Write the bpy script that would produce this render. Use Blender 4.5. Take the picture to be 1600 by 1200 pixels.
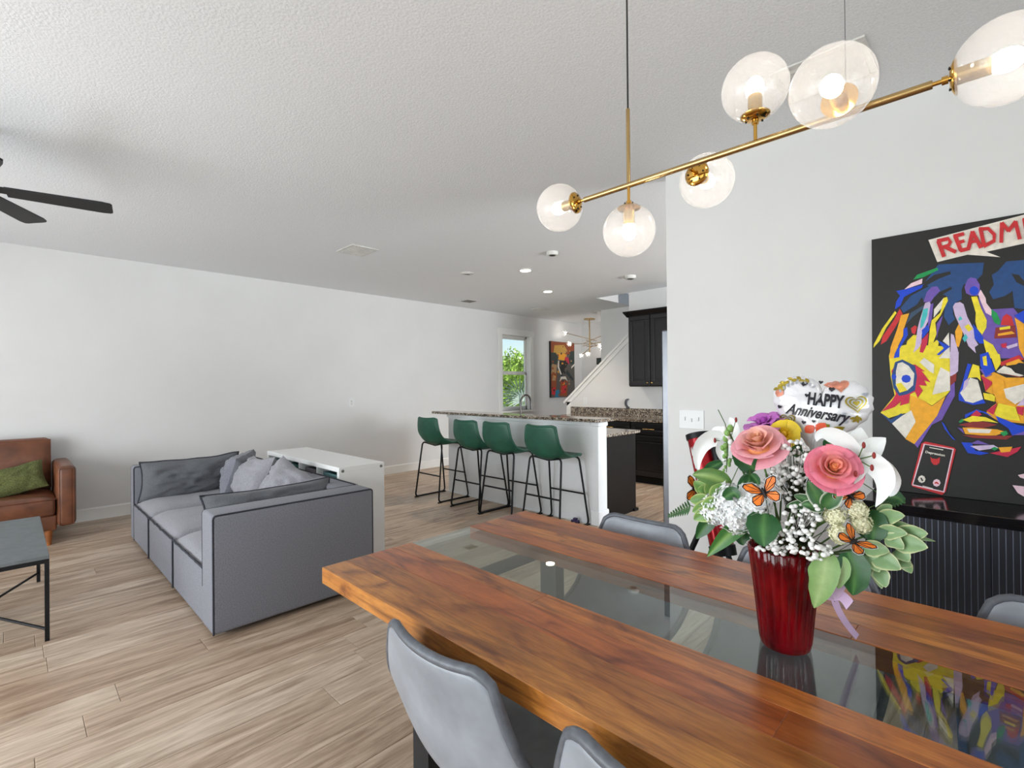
import bpy, bmesh, math, random
from mathutils import Vector, Matrix, noise
S = bpy.context.scene
C = S.collection
for o in list(bpy.data.objects):
    bpy.data.objects.remove(o)
R = math.radians
PI = math.pi
sin, cos = math.sin, math.cos
# ------------------------------------------------------------------ camera
FPX, YAW, PITCH, ROLL, CAMZ = 763.7, R(44.234), R(.2), R(-.5), 1.40
_f = Vector((-sin(YAW) * cos(PITCH), cos(YAW) * cos(PITCH), sin(PITCH)))
_r = Vector((cos(YAW), sin(YAW), 0))
_u = _r.cross(_f)
_r, _u = cos(ROLL) * _r + sin(ROLL) * _u, -sin(ROLL) * _r + cos(ROLL) * _u
cam = bpy.data.objects.new('camera', bpy.data.cameras.new('camera'))
C.objects.link(cam)
cam.data.sensor_width = 36
cam.data.lens = 36 * FPX / 1600
cam.data.clip_start = .02
cam.matrix_world = Matrix(((_r.x, _u.x, -_f.x, 0), (_r.y, _u.y, -_f.y, 0), (_r.z, _u.z, -_f.z, CAMZ), (0, 0, 0, 1)))
S.camera = cam


def at(px, py, Y):
    """the point of the vertical plane y = Y that shows at a pixel of the photograph (survey helper)"""
    d = _f + _r * ((px - 800) / FPX) - _u * ((py - 600) / FPX)
    return Vector((0, 0, CAMZ)) + d * (Y / d.y)


# ------------------------------------------------------------------ world, sun, daylight through the openings, added fill lamps, exposure
W = bpy.data.worlds.new('world')
S.world = W
W.use_nodes = True
nt = W.node_tree
nt.nodes.clear()
sky = nt.nodes.new('ShaderNodeTexSky')
sky.sky_type = 'NISHITA'
sky.sun_disc = False
sky.sun_elevation = R(52)
sky.sun_rotation = R(150)
bg = nt.nodes.new('ShaderNodeBackground')
bg.inputs[1].default_value = .13
wo = nt.nodes.new('ShaderNodeOutputWorld')
nt.links.new(sky.outputs[0], bg.inputs[0])
nt.links.new(bg.outputs[0], wo.inputs[0])


def light(name, kind, loc, direction, energy, color=(1, 1, 1), **kw):
    l = bpy.data.lights.new(name, kind)
    l.energy = energy
    l.color = color
    for k, v in kw.items():
        setattr(l, k, v)
    o = bpy.data.objects.new(name, l)
    C.objects.link(o)
    o.location = loc
    o.rotation_euler = Vector(direction).to_track_quat('-Z', 'Y').to_euler()
    return o


light('sun', 'SUN', (0, 0, 20), (-.45, .5, -.95), 3.2, (1, .95, .86), angle=R(1))
DAY = (.935, .95, 1)
light('daylight_sliding_door', 'AREA', (-3.3, -2.95, 1.2), (.05, 1, .14), 192, DAY, shape='RECTANGLE', size=4.2, size_y=2.2)
light('daylight_dining_window', 'AREA', (.6, -2.95, 1.35), (0, 1, .5), 15, DAY, shape='RECTANGLE', size=2.2, size_y=1.9)
light('fill_side', 'AREA', (3.0, .3, 1.5), (-1, 0, .6), 38, DAY, shape='RECTANGLE', size=2.0, size_y=1.5)  # added fill for the dining side, outside an invented window
light('fill_kitchen', 'AREA', (3.0, 5.35, 1.5), (-1, 0, .38), 285, DAY, shape='RECTANGLE', size=1.9, size_y=1.5)  # added fill to brighten the kitchen, outside an invented window
light('fill_entry_high', 'AREA', (-2.2, 9.35, 3.9), (-.35, -.6, -.7), 120, DAY, shape='RECTANGLE', size=1.2, size_y=1.2)  # fill lamp added high over the entry; no window is built there
light('fill_entry_hall', 'AREA', (2.3, 8.75, 1.5), (-1, 0, .1), 70, DAY, shape='RECTANGLE', size=1.1, size_y=2.0)  # fill lamp added in the entry hall; no door is built there
vs = S.view_settings
vs.view_transform = 'Standard'
vs.look = 'None'
vs.gamma = 1
vs.exposure = 0.44
vs.use_curve_mapping = False


# ------------------------------------------------------------------ materials
def lin(c):
    return tuple((x / 12.92 if x <= .04045 else ((x + .055) / 1.055) ** 2.4) for x in (v / 255 for v in c)) + (1,)


class NT:
    def __init__(s, name):
        s.m = bpy.data.materials.new(name)
        s.m.use_nodes = True
        s.t = s.m.node_tree
        s.t.nodes.clear()
        s.out = s.n('ShaderNodeOutputMaterial')

    def n(s, typ, **kw):
        x = s.t.nodes.new(typ)
        for k, v in kw.items():
            setattr(x, k, v)
        return x

    def l(s, a, b):
        s.t.links.new(a, b)

    def set(s, node, **kw):
        for k, v in kw.items():
            node.inputs[k.replace('_', ' ')].default_value = v

    def bsdf(s, col=(200, 200, 200), rough=.5, metal=0, **kw):
        b = s.n('ShaderNodeBsdfPrincipled')
        b.inputs['Base Color'].default_value = lin(col)
        b.inputs['Roughness'].default_value = rough
        b.inputs['Metallic'].default_value = metal
        for k, v in kw.items():
            b.inputs[k.replace('_', ' ')].default_value = v
        s.l(b.outputs[0], s.out.inputs[0])
        s.b = b
        return b

    def coords(s, scale=(1, 1, 1), rnd=False):
        tc = s.n('ShaderNodeTexCoord')
        mp = s.n('ShaderNodeMapping')
        mp.inputs['Scale'].default_value = scale
        s.l(tc.outputs['Object'], mp.inputs[0])
        if rnd:
            oi = s.n('ShaderNodeObjectInfo')
            mm = s.n('ShaderNodeMath', operation='MULTIPLY')
            mm.inputs[1].default_value = 57
            s.l(oi.outputs['Random'], mm.inputs[0])
            s.l(mm.outputs[0], mp.inputs['Location'])
        return mp.outputs[0]

    def noise(s, vec, scale, detail=3, rough=.55, dist=0):
        x = s.n('ShaderNodeTexNoise')
        s.set(x, Scale=scale, Detail=detail, Roughness=rough, Distortion=dist)
        s.l(vec, x.inputs['Vector'])
        return x.outputs['Fac']

    def ramp(s, fac, stops):
        r = s.n('ShaderNodeValToRGB')
        e = r.color_ramp.elements
        while len(e) < len(stops):
            e.new(.5)
        for k, (p, c) in zip(e, stops):
            k.position = p
            k.color = lin(c)
        s.l(fac, r.inputs[0])
        return r.outputs[0]

    def bump(s, fac, strength=.2, dist=.01):
        b = s.n('ShaderNodeBump')
        b.inputs['Strength'].default_value = strength
        b.inputs['Distance'].default_value = dist
        s.l(fac, b.inputs['Height'])
        s.l(b.outputs[0], s.b.inputs['Normal'])

    def mix(s, fac, a, b, blend='MIX'):
        x = s.n('ShaderNodeMix', data_type='RGBA', blend_type=blend)
        for v, i in ((fac, 0), (a, 6), (b, 7)):
            if isinstance(v, (int, float)):
                x.inputs[i].default_value = v
            elif isinstance(v, tuple):
                x.inputs[i].default_value = lin(v)
            else:
                s.l(v, x.inputs[i])
        return x.outputs[2]


M = {}


def plain(key, col, rough=.5, metal=0, var=.06, nscale=8, bump=0, bscale=60, **kw):
    """procedural material: base colour with a slight noise mottling and optional fine relief"""
    t = NT(key)
    t.bsdf(col, rough, metal, **kw)
    v = t.coords()
    f = t.noise(v, nscale, 3)
    lo = tuple(max(0, c * (1 - var)) for c in col)
    hi = tuple(min(255, c * (1 + var)) for c in col)
    t.l(t.ramp(f, [(.3, lo), (.7, hi)]), t.b.inputs['Base Color'])
    if bump:
        t.bump(t.noise(v, bscale, 4), bump, .004)
    M[key] = t.m
    return t


plain('wall', (226, 226, 225), .85, var=.008, nscale=2, bump=.10, bscale=90)
plain('ceiling', (231, 233, 235), .9, var=.03, nscale=120, bump=.62, bscale=88)
plain('trim', (236, 236, 233), .45, var=.006)
plain('white_paint', (238, 240, 242), .5, var=.008, bump=.03)
plain('white_laminate', (240, 240, 238), .35, var=.005)
plain('sofa_fabric', (122, 123, 131), .95, var=.10, nscale=160, bump=.35, bscale=420, Sheen_Weight=.15)
plain('sofa_fabric_light', (144, 143, 149), .95, var=.10, nscale=160, bump=.35, bscale=420, Sheen_Weight=.2)
plain('sofa_fabric_dark', (98, 100, 104), .95, var=.10, nscale=160, bump=.35, bscale=420, Sheen_Weight=.2)
plain('piping', (50, 52, 60), .9, var=.1)
plain('leather_brown', (106, 64, 43), .36, var=.22, nscale=5, bump=.12, bscale=220)
plain('leather_grey', (150, 155, 163), .36, var=.09, nscale=7, bump=.06, bscale=260)
plain('leather_edge', (96, 100, 107), .42, var=.10, nscale=40, bump=.12, bscale=300)
plain('leather_green', (30, 84, 66), .45, var=.10, nscale=9, bump=.08, bscale=260)
plain('black_metal', (26, 27, 30), .42, .5, var=.08)
plain('table_steel', (46, 48, 51), .45, .4, var=.08)
plain('concrete_grey', (104, 110, 112), .6, var=.05, nscale=20)
plain('brass', (190, 160, 108), .27, 1, var=.05)
plain('brass_polished', (214, 166, 82), .12, 1, var=.04)
plain('cord_black', (28, 28, 30), .6)
plain('fan_black', (34, 35, 37), .5, var=.08)
plain('cabinet_black', (18, 15, 15), .4, var=.12, Specular_IOR_Level=.18)
plain('cabinet_face', (27, 26, 28), .3, var=.1)
plain('sideboard_black', (28, 31, 40), .4, var=.1)
plain('sideboard_groove', (132, 140, 160), .5, var=.1)  # lighter backing paints in the highlight along the gaps between slats
plain('gloss_black', (16, 14, 16), .12, var=.1)
plain('steel', (112, 114, 119), .3, 1, var=.04)
plain('faucet_metal', (92, 90, 88), .32, 1, var=.05)
plain('moss_knit', (84, 88, 48), .95, var=.3, nscale=120, bump=.6, bscale=160)
plain('wood_leg', (150, 88, 40), .5, var=.2, nscale=20)
plain('dark', (12, 12, 13), .8)
plain('vent_white', (214, 213, 208), .5)
plain('vent_grey', (120, 118, 112), .6)
plain('red_tube', (158, 14, 26), .22, .35, var=.1)
plain('plate_white', (232, 234, 234), .35, var=.004)
plain('bulb_frame', (235, 235, 235), .4)
plain('stem_green', (72, 104, 48), .6, var=.2)
plain('stem_dark', (52, 62, 34), .7, var=.3, nscale=40)
plain('petal_white', (250, 250, 248), .5, var=.03, Subsurface_Weight=.1)
plain('bud_white', (246, 246, 244), .6, var=.03)
plain('cream_floret', (232, 230, 196), .6, var=.06)
plain('flower_purple', (188, 92, 190), .55, var=.22, nscale=40)
plain('flower_yellow', (240, 200, 30), .55, var=.1)
plain('leaf_mid', (92, 138, 66), .5, var=.16, nscale=30)
plain('leaf_deep', (40, 92, 48), .32, var=.2, nscale=30)
plain('leaf_fern', (64, 104, 60), .5, var=.2, nscale=30)
plain('leaf_vein', (120, 160, 84), .5, var=.1)
plain('butterfly_orange', (240, 120, 24), .55, var=.12, nscale=60)
plain('butterfly_black', (22, 18, 18), .6)
plain('butterfly_white', (236, 232, 232), .6)
plain('ribbon_lavender', (214, 184, 218), .4, var=.04)
plain('balloon_white', (236, 236, 240), .16, .25, var=.01)
plain('print_gold', (168, 150, 54), .25, .5, var=.15, nscale=80)
plain('print_rose', (214, 140, 116), .3, .4, var=.12, nscale=60)
plain('print_black', (28, 26, 36), .35)
plain('print_grey', (178, 182, 192), .3, .4)
plain('print_coral', (226, 96, 66), .4, var=.1)
plain('teal_bin', (108, 150, 152), .7, var=.06)
plain('teal_bin_deep', (70, 120, 112), .7, var=.06)
plain('mauve_bin', (122, 116, 122), .7, var=.06)
plain('grass', (158, 170, 122), .9, var=.3, nscale=6)
plain('tree_leaf', (138, 168, 66), .6, var=.4, nscale=3)
plain('palm_leaf', (168, 182, 172), .55, var=.2, nscale=10)
plain('bark', (96, 80, 62), .9, var=.3)
plain('patio', (190, 184, 172), .9, var=.1)
plain('toy_purple', (60, 46, 92), .4, var=.2)


def floor_material():
    t = NT('floor_oak')
    t.bsdf((178, 154, 130), .42)
    v = t.coords((1, .09, 1), True)
    oi, gi = t.n('ShaderNodeObjectInfo'), t.n('ShaderNodeNewGeometry')
    ad = t.n('ShaderNodeMath', operation='ADD')
    t.l(oi.outputs['Random'], ad.inputs[0])
    t.l(gi.outputs['Random Per Island'], ad.inputs[1])
    fr = t.n('ShaderNodeMath', operation='FRACT')
    t.l(ad.outputs[0], fr.inputs[0])
    tone = t.ramp(fr.outputs[0], [(0, (208, 183, 160)), (.35, (224, 203, 181)), (.7, (232, 214, 194)), (1, (215, 190, 166))])
    g1 = t.noise(v, 15, 6, .62, 1.2)
    g2 = t.noise(v, 70, 4, .6, .4)
    streak = t.ramp(g1, [(.34, (158, 140, 124)), (.5, (216, 209, 202)), (.7, (255, 255, 255))])
    fine = t.ramp(g2, [(.35, (205, 198, 190)), (.6, (255, 255, 255))])
    c = t.mix(.8, tone, streak, 'MULTIPLY')
    c = t.mix(.55, c, fine, 'MULTIPLY')
    t.l(c, t.b.inputs['Base Color'])
    t.bump(g2, .12, .001)
    M['floor'] = t.m


floor_material()


def table_wood():
    t = NT('acacia_wood')
    t.bsdf((150, 92, 50), .3)
    t.b.inputs['Coat Weight'].default_value = .25
    t.b.inputs['Coat Roughness'].default_value = .2
    v = t.coords((.55, 5, 5), True)
    v2 = t.coords((.9, 1.6, 1.6), True)
    oi = t.n('ShaderNodeObjectInfo')
    tone = oi.outputs['Color']
    g = t.ramp(t.noise(v, 4, 5, .6, 1.5), [(.3, (128, 92, 66)), (.47, (222, 200, 176)), (.68, (255, 244, 216))])
    fine = t.ramp(t.noise(v, 26, 4, .6, .5), [(.3, (206, 194, 180)), (.6, (255, 255, 255))])
    big = t.ramp(t.noise(v2, 2.2, 3, .55, 3.0), [(.30, (140, 98, 78)), (.46, (236, 224, 210)), (.6, (255, 255, 255)), (.74, (255, 240, 190))])
    c = t.mix(.8, tone, g, 'MULTIPLY')
    c = t.mix(.7, c, fine, 'MULTIPLY')
    c = t.mix(.8, c, big, 'MULTIPLY')
    t.l(c, t.b.inputs['Base Color'])
    M['table_wood'] = t.m


table_wood()


def granite():
    t = NT('granite')
    t.bsdf((120, 110, 100), .12)
    v = t.coords()
    vo = t.n('ShaderNodeTexVoronoi')
    vo.inputs['Scale'].default_value = 75
    t.l(v, vo.inputs['Vector'])
    sp = t.n('ShaderNodeSeparateColor')
    t.l(vo.outputs['Color'], sp.inputs[0])
    c = t.ramp(sp.outputs[0], [(0, (36, 31, 29)), (.35, (92, 82, 74)), (.6, (146, 130, 112)), (.85, (196, 186, 170)), (1, (76, 60, 50))])
    t.l(c, t.b.inputs['Base Color'])
    M['granite'] = t.m


granite()


def thin_glass(key, tint=(255, 255, 255), haze=0.0, gloss=1.0):
    """clear thin sheet: straight-through light plus Fresnel reflection, with a trace of milky scatter"""
    t = NT(key)
    tr = t.n('ShaderNodeBsdfTransparent')
    tr.inputs[0].default_value = lin(tint)
    gl = t.n('ShaderNodeBsdfGlossy')
    gl.inputs['Roughness'].default_value = .004
    lw = t.n('ShaderNodeLayerWeight')
    lw.inputs[0].default_value = .5
    pw = t.n('ShaderNodeMath', operation='POWER')
    pw.inputs[1].default_value = 4
    t.l(lw.outputs['Facing'], pw.inputs[0])
    mu = t.n('ShaderNodeMath', operation='MULTIPLY_ADD')
    mu.inputs[1].default_value = gloss * .9
    mu.inputs[2].default_value = gloss * .05
    t.l(pw.outputs[0], mu.inputs[0])
    mx = t.n('ShaderNodeMixShader')
    t.l(mu.outputs[0], mx.inputs[0])
    t.l(tr.outputs[0], mx.inputs[1])
    t.l(gl.outputs[0], mx.inputs[2])
    o = mx.outputs[0]
    if haze:
        tl = t.n('ShaderNodeBsdfTranslucent')
        tl.inputs[0].default_value = (1, .98, .96, 1)
        df = t.n('ShaderNodeBsdfDiffuse')
        df.inputs[0].default_value = (.95, .93, .92, 1)
        m0 = t.n('ShaderNodeMixShader')
        m0.inputs[0].default_value = .5
        t.l(tl.outputs[0], m0.inputs[1])
        t.l(df.outputs[0], m0.inputs[2])
        m2 = t.n('ShaderNodeMixShader')
        m2.inputs[0].default_value = haze
        t.l(o, m2.inputs[1])
        t.l(m0.outputs[0], m2.inputs[2])
        o = m2.outputs[0]
    t.l(o, t.out.inputs[0])
    M[key] = t.m


thin_glass('table_glass', (232, 240, 236), 0, 1.2)
thin_glass('window_glass', (250, 252, 252))
thin_glass('globe_glass', (250, 249, 248), .13, .9)


def emitter(key, col, strength):
    t = NT(key)
    e = t.n('ShaderNodeEmission')
    e.inputs[0].default_value = lin(col)
    e.inputs[1].default_value = strength
    t.l(e.outputs[0], t.out.inputs[0])
    M[key] = t.m


emitter('bulb_glow', (255, 249, 240), 32)
emitter('can_glow', (255, 244, 226), 14)


def ruby():
    t = NT('ruby_glass')
    t.bsdf((120, 2, 16), .06)
    t.b.inputs['Transmission Weight'].default_value = .55
    t.b.inputs['IOR'].default_value = 1.45
    v = t.coords((1, 1, .5))
    t.l(t.ramp(t.noise(v, 22, 3), [(.3, (70, 0, 8)), (.6, (160, 4, 22))]), t.b.inputs['Base Color'])
    M['ruby'] = t.m


ruby()


def attr_mat(key, rough=.5, sss=0):
    """colour comes from the mesh's own colour attribute (petal and leaf colouring)"""
    t = NT(key)
    t.bsdf((255, 255, 255), rough)
    a = t.n('ShaderNodeVertexColor', layer_name='tint')
    f = t.ramp(t.noise(t.coords(), 60, 3), [(.3, (232, 232, 232)), (.7, (255, 255, 255))])
    t.l(t.mix(1.0, a.outputs[0], f, 'MULTIPLY'), t.b.inputs['Base Color'])
    t.b.inputs['Subsurface Weight'].default_value = sss
    M[key] = t.m


attr_mat('petal_tint', .5)
attr_mat('leaf_tint', .42)
PAINT = dict(WH=(232, 226, 214), NV=(28, 72, 128), BK=(30, 29, 28), GR=(10, 150, 78), PK=(240, 206, 218), BL=(4, 66, 206), YE=(240, 220, 46), RE=(204, 40, 46), OR=(246, 172, 34), SL=(52, 76, 102), PU=(112, 84, 176), LV=(206, 186, 218), TE=(70, 192, 194), CR=(204, 32, 70), DR=(140, 40, 36),
             RU=(150, 74, 36), TN=(176, 140, 96), GY=(92, 88, 84), MU=(206, 160, 70), CY=(34, 122, 156), DG=(44, 58, 56))
for k, c in PAINT.items():
    plain('paint_' + k, c, .6, var=.05, nscale=40)


# ------------------------------------------------------------------ mesh helpers
BASE = {}


class MB:
    """collects shapes; obj() links them as ONE mesh object"""

    def __init__(s):
        s.v, s.f, s.mi, s.tint = [], [], [], []
        s.cur = 0

    def add(s, verts, faces, tint=None):
        k = len(s.v)
        s.v += [Vector(p) for p in verts]
        s.f += [tuple(i + k for i in f) for f in faces]
        s.mi += [s.cur] * len(faces)
        if tint is not None:
            s.tint += (list(tint) if isinstance(tint, list) else [tint] * len(verts))
        return s

    def box(s, lo, hi):
        (a, b, c), (d, e, f) = lo, hi
        return s.add([(a, b, c), (d, b, c), (d, e, c), (a, e, c), (a, b, f), (d, b, f), (d, e, f), (a, e, f)],
                     [(3, 2, 1, 0), (4, 5, 6, 7), (0, 1, 5, 4), (1, 2, 6, 5), (2, 3, 7, 6), (3, 0, 4, 7)])

    def rbox(s, lo, hi, r=.005, seg=2):
        bm = bmesh.new()
        bmesh.ops.create_cube(bm, size=1)
        lo, hi = Vector(lo), Vector(hi)
        c, d = (lo + hi) / 2, hi - lo
        for q in bm.verts:
            q.co = Vector((q.co.x * d.x, q.co.y * d.y, q.co.z * d.z)) + c
        bmesh.ops.bevel(bm, geom=bm.edges[:], offset=min(r, min(d) * .45), segments=seg, profile=.5, affect='EDGES')
        bm.verts.index_update()
        s.add([q.co.copy() for q in bm.verts], [tuple(q.index for q in f.verts) for f in bm.faces])
        bm.free()
        return s

    def prism(s, pts, axis, a, b):
        """polygon pts extruded along axis ('x','y','z') from a to b"""
        def P(p, t):
            return {'x': (t, p[0], p[1]), 'y': (p[0], t, p[1]), 'z': (p[0], p[1], t)}[axis]
        n = len(pts)
        return s.add([P(p, a) for p in pts] + [P(p, b) for p in pts],
                     [tuple(range(n))[::-1], tuple(range(n, 2 * n))] + [(i, (i + 1) % n, n + (i + 1) % n, n + i) for i in range(n)])

    def tube(s, pts, r, n=8, closed=False):
        pts = [Vector(p) for p in pts]
        m = len(pts)
        rr = r if isinstance(r, (list, tuple)) else [r] * m
        t0 = (pts[1] - pts[0]).normalized()
        up = Vector((0, 0, 1)) if abs(t0.z) < .9 else Vector((1, 0, 0))
        a = t0.cross(up).normalized()
        vs_ = []
        for i, p in enumerate(pts):
            if closed:
                t = pts[(i + 1) % m] - pts[i - 1]
            else:
                t = pts[min(i + 1, m - 1)] - pts[max(i - 1, 0)]
            t.normalize()
            a = (a - t * a.dot(t))
            a.normalize()
            b = t.cross(a)
            vs_ += [p + (a * cos(2 * PI * k / n) + b * sin(2 * PI * k / n)) * rr[i] for k in range(n)]
        fs = []
        for i in range(m if closed else m - 1):
            j = (i + 1) % m
            fs += [(i * n + k, i * n + (k + 1) % n, j * n + (k + 1) % n, j * n + k) for k in range(n)]
        if not closed:
            fs += [tuple(range(n))[::-1], tuple(range((m - 1) * n, m * n))]
        return s.add(vs_, fs)

    def lathe(s, prof, n=24, c=(0, 0, 0), axis=(0, 0, 1), flute=None):
        """profile [(radius, height)] turned about axis through c"""
        q = Vector((0, 0, 1)).rotation_difference(Vector(axis).normalized())
        c = Vector(c)
        vs_ = []
        for i, (r, h) in enumerate(prof):
            for k in range(n):
                a = 2 * PI * k / n
                rr = r * (1 + (flute(a, i) if flute else 0))
                vs_.append(c + q @ Vector((rr * cos(a), rr * sin(a), h)))
        fs = []
        for i in range(len(prof) - 1):
            fs += [(i * n + k, i * n + (k + 1) % n, (i + 1) * n + (k + 1) % n, (i + 1) * n + k) for k in range(n)]
        if prof[0][0] > 1e-5:
            fs.append(tuple(range(n))[::-1])
        if prof[-1][0] > 1e-5:
            fs.append(tuple(range((len(prof) - 1) * n, len(prof) * n)))
        return s.add(vs_, fs)

    def cyl(s, a, b, r, n=16, r2=None):
        a, b = Vector(a), Vector(b)
        return s.lathe([(r, 0), (r if r2 is None else r2, (b - a).length)], n, a, b - a)

    def ball(s, c, r, n=12, m=8, sc=(1, 1, 1)):
        vs_, fs = [Vector(c) + Vector((0, 0, r * sc[2]))], []
        for i in range(1, m):
            t = PI * i / m
            vs_ += [Vector(c) + Vector((r * sc[0] * sin(t) * cos(2 * PI * k / n), r * sc[1] * sin(t) * sin(2 * PI * k / n), r * sc[2] * cos(t))) for k in range(n)]
        vs_.append(Vector(c) - Vector((0, 0, r * sc[2])))
        e = len(vs_) - 1
        for k in range(n):
            fs.append((0, 1 + k, 1 + (k + 1) % n))
            fs.append((e, e - n + (k + 1) % n, e - n + k))
        for i in range(m - 2):
            o = 1 + i * n
            fs += [(o + k, o + n + k, o + n + (k + 1) % n, o + (k + 1) % n) for k in range(n)]
        return s.add(vs_, fs)

    def sheet(s, fn, nu, nv, tint=None):
        """fn(u, v) for u, v in 0..1"""
        vs_, tt = [], []
        for i in range(nu + 1):
            for j in range(nv + 1):
                vs_.append(fn(i / nu, j / nv))
                if tint:
                    tt.append(tint(i / nu, j / nv))
        w = nv + 1
        fs = [(i * w + j, (i + 1) * w + j, (i + 1) * w + j + 1, i * w + j + 1) for i in range(nu) for j in range(nv)]
        return s.add(vs_, fs, tt if tint else None)

    def xf(s, mat, start=0):
        for i in range(start, len(s.v)):
            s.v[i] = mat @ s.v[i]
        return s

    def mesh(s, name, mats, smooth=None, off=None):
        me = bpy.data.meshes.new(name)
        vv = [tuple(p - off) for p in s.v] if off is not None else [tuple(p) for p in s.v]
        me.from_pydata(vv, [], s.f)
        for m in (mats if isinstance(mats, (list, tuple)) else [mats]):
            me.materials.append(M[m])
        if any(s.mi):
            me.polygons.foreach_set('material_index', s.mi)
        if s.tint:
            ca = me.color_attributes.new('tint', 'FLOAT_COLOR', 'POINT')
            for i, c in enumerate(s.tint):
                ca.data[i].color = c
        me.update()
        if smooth is not None:
            me.shade_smooth()
            if smooth < 180:
                me.set_sharp_from_angle(angle=R(smooth))
        return me

    def obj(s, name, mats, parent=None, smooth=None, base=None):
        off = BASE.get(parent.name) if parent else base
        o = bpy.data.objects.new(name, s.mesh(name, mats, smooth, Vector(off) if off is not None else None))
        C.objects.link(o)
        if parent:
            o.parent = parent
            BASE[o.name] = BASE.get(parent.name)
        elif base is not None:
            o.location = base
            BASE[o.name] = Vector(base)
        return o


def tag(o, label, cat, group=None):
    o['label'] = label
    o['category'] = cat
    if group:
        o['group'] = group
    return o


def thing(name, label, cat, loc=(0, 0, 0), group=None, local=False):
    """an Empty at a thing's base; parts are given in room coordinates unless local"""
    o = bpy.data.objects.new(name, None)
    C.objects.link(o)
    o.empty_display_size = .05
    o.location = loc
    BASE[o.name] = None if local else Vector(loc)
    return tag(o, label, cat, group)


def struct(o, label):
    o['kind'] = 'structure'
    o['label'] = label
    return o


def copy_tree(o, parent=None):
    c = o.copy()
    C.objects.link(c)
    c.parent = parent
    for ch in list(o.children):
        copy_tree(ch, c)
    return c


def arc(c, r, a0, a1, n, ax, ay):
    return [Vector(c) + Vector(ax) * (r * cos(a0 + (a1 - a0) * i / n)) + Vector(ay) * (r * sin(a0 + (a1 - a0) * i / n)) for i in range(n + 1)]


def fillet(pts, r, n=4):
    """round the inner corners of a polyline"""
    pts = [Vector(p) for p in pts]
    out = [pts[0]]
    for i in range(1, len(pts) - 1):
        a, b, c = pts[i - 1], pts[i], pts[i + 1]
        p, q = b + (a - b).normalized() * min(r, (a - b).length * .45), b + (c - b).normalized() * min(r, (c - b).length * .45)
        out += [(1 - t) ** 2 * p + 2 * t * (1 - t) * b + t * t * q for t in (k / n for k in range(n + 1))]
    return out + [pts[-1]]


# ------------------------------------------------------------------ the room
XL, XR, YR, YF, ZC = -6.89, 2.6, -2.6, 9.45, 2.843
YW, XW = 3.144, -1.572            # dining wall and its free end
rnd = random.Random(4)

fl = struct(MB().box((XL - .1, YR - .1, -.12), (XR + .1, YF + .1, -.012)).obj('floor', 'dark'), 'light oak plank floor')
PWID, PLEN = .186, 1.24
planks = []
nrow = int((XR - XL) / PWID) + 1
for i in range(nrow):
    x0 = XL + i * PWID
    x1 = min(x0 + PWID, XR)
    y = YR - rnd.random() * PLEN
    while y < YF:
        a, b = max(y, YR), min(y + PLEN, YF)
        if b - a > .02 and x1 - x0 > .02:
            planks.append((x0, x1, a, b))
        y += PLEN
HIDE = [(-5.6, -3.15, .85, 2.15), (-5.1, -2.85, 4.1, 4.85), (-1.57, 2.6, 3.14, 5), (-5.2, -1, 6.2, 9.4)]


def shows(p):
    cx, cy = (p[0] + p[1]) / 2, (p[2] + p[3]) / 2
    d = Vector((cx, cy, -CAMZ))
    z = d.dot(_f)
    if z < .3:
        return 0
    px, py = 800 + FPX * d.dot(_r) / z, 600 - FPX * d.dot(_u) / z
    if not (-120 < px < 1720 and 0 < py < 1420):
        return 0
    if any(a < cx < b and c < cy < e for a, b, c, e in HIDE):
        return .0001 / z
    return 1 / z ** 3


planks.sort(key=lambda p: -shows(p))


def plank_mesh(w, l):
    mb = MB()
    a, b, g, h = w / 2 - .0006, l / 2 - .0006, .0022, .0015
    mb.add([(-a, -b, -.012), (a, -b, -.012), (a, b, -.012), (-a, b, -.012), (-a, -b, -h), (a, -b, -h), (a, b, -h), (-a, b, -h),
            (-a + g, -b + g, 0), (a - g, -b + g, 0), (a - g, b - g, 0), (-a + g, b - g, 0)],
           [(3, 2, 1, 0), (0, 1, 5, 4), (1, 2, 6, 5), (2, 3, 7, 6), (3, 0, 4, 7), (4, 5, 9, 8), (5, 6, 10, 9), (6, 7, 11, 10), (7, 4, 8, 11), (8, 9, 10, 11)])
    return mb


cache = {}
for p in planks[:300]:
    key = (round(p[1] - p[0], 3), round(p[3] - p[2], 2))
    if key not in cache:
        cache[key] = plank_mesh(p[1] - p[0], p[3] - p[2]).mesh('plank', 'floor')
    o = bpy.data.objects.new('plank', cache[key])
    C.objects.link(o)
    o.parent = fl
    o.location = ((p[0] + p[1]) / 2, (p[2] + p[3]) / 2, 0)
rest = MB()
for p in planks[300:]:
    k = len(rest.v)
    q = plank_mesh(p[1] - p[0], p[3] - p[2])
    q.xf(Matrix.Translation(((p[0] + p[1]) / 2, (p[2] + p[3]) / 2, 0)))
    rest.add(q.v, q.f)
o = rest.obj('distant_planks', 'floor', fl)
o['kind'] = 'stuff'

# ceiling with the stairwell left open
SX, SY0, SY1 = -4.65, 6.80, 7.95
mb = MB()
mb.box((XL - .1, YR - .1, ZC), (XR + .1, SY0, ZC + .2))
mb.box((XL - .1, SY0, ZC), (SX, YF + .1, ZC + .2))
mb.box((SX, SY1, ZC), (XR + .1, YF + .1, ZC + .2))
struct(mb.obj('ceiling', 'ceiling'), 'white textured ceiling')

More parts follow.
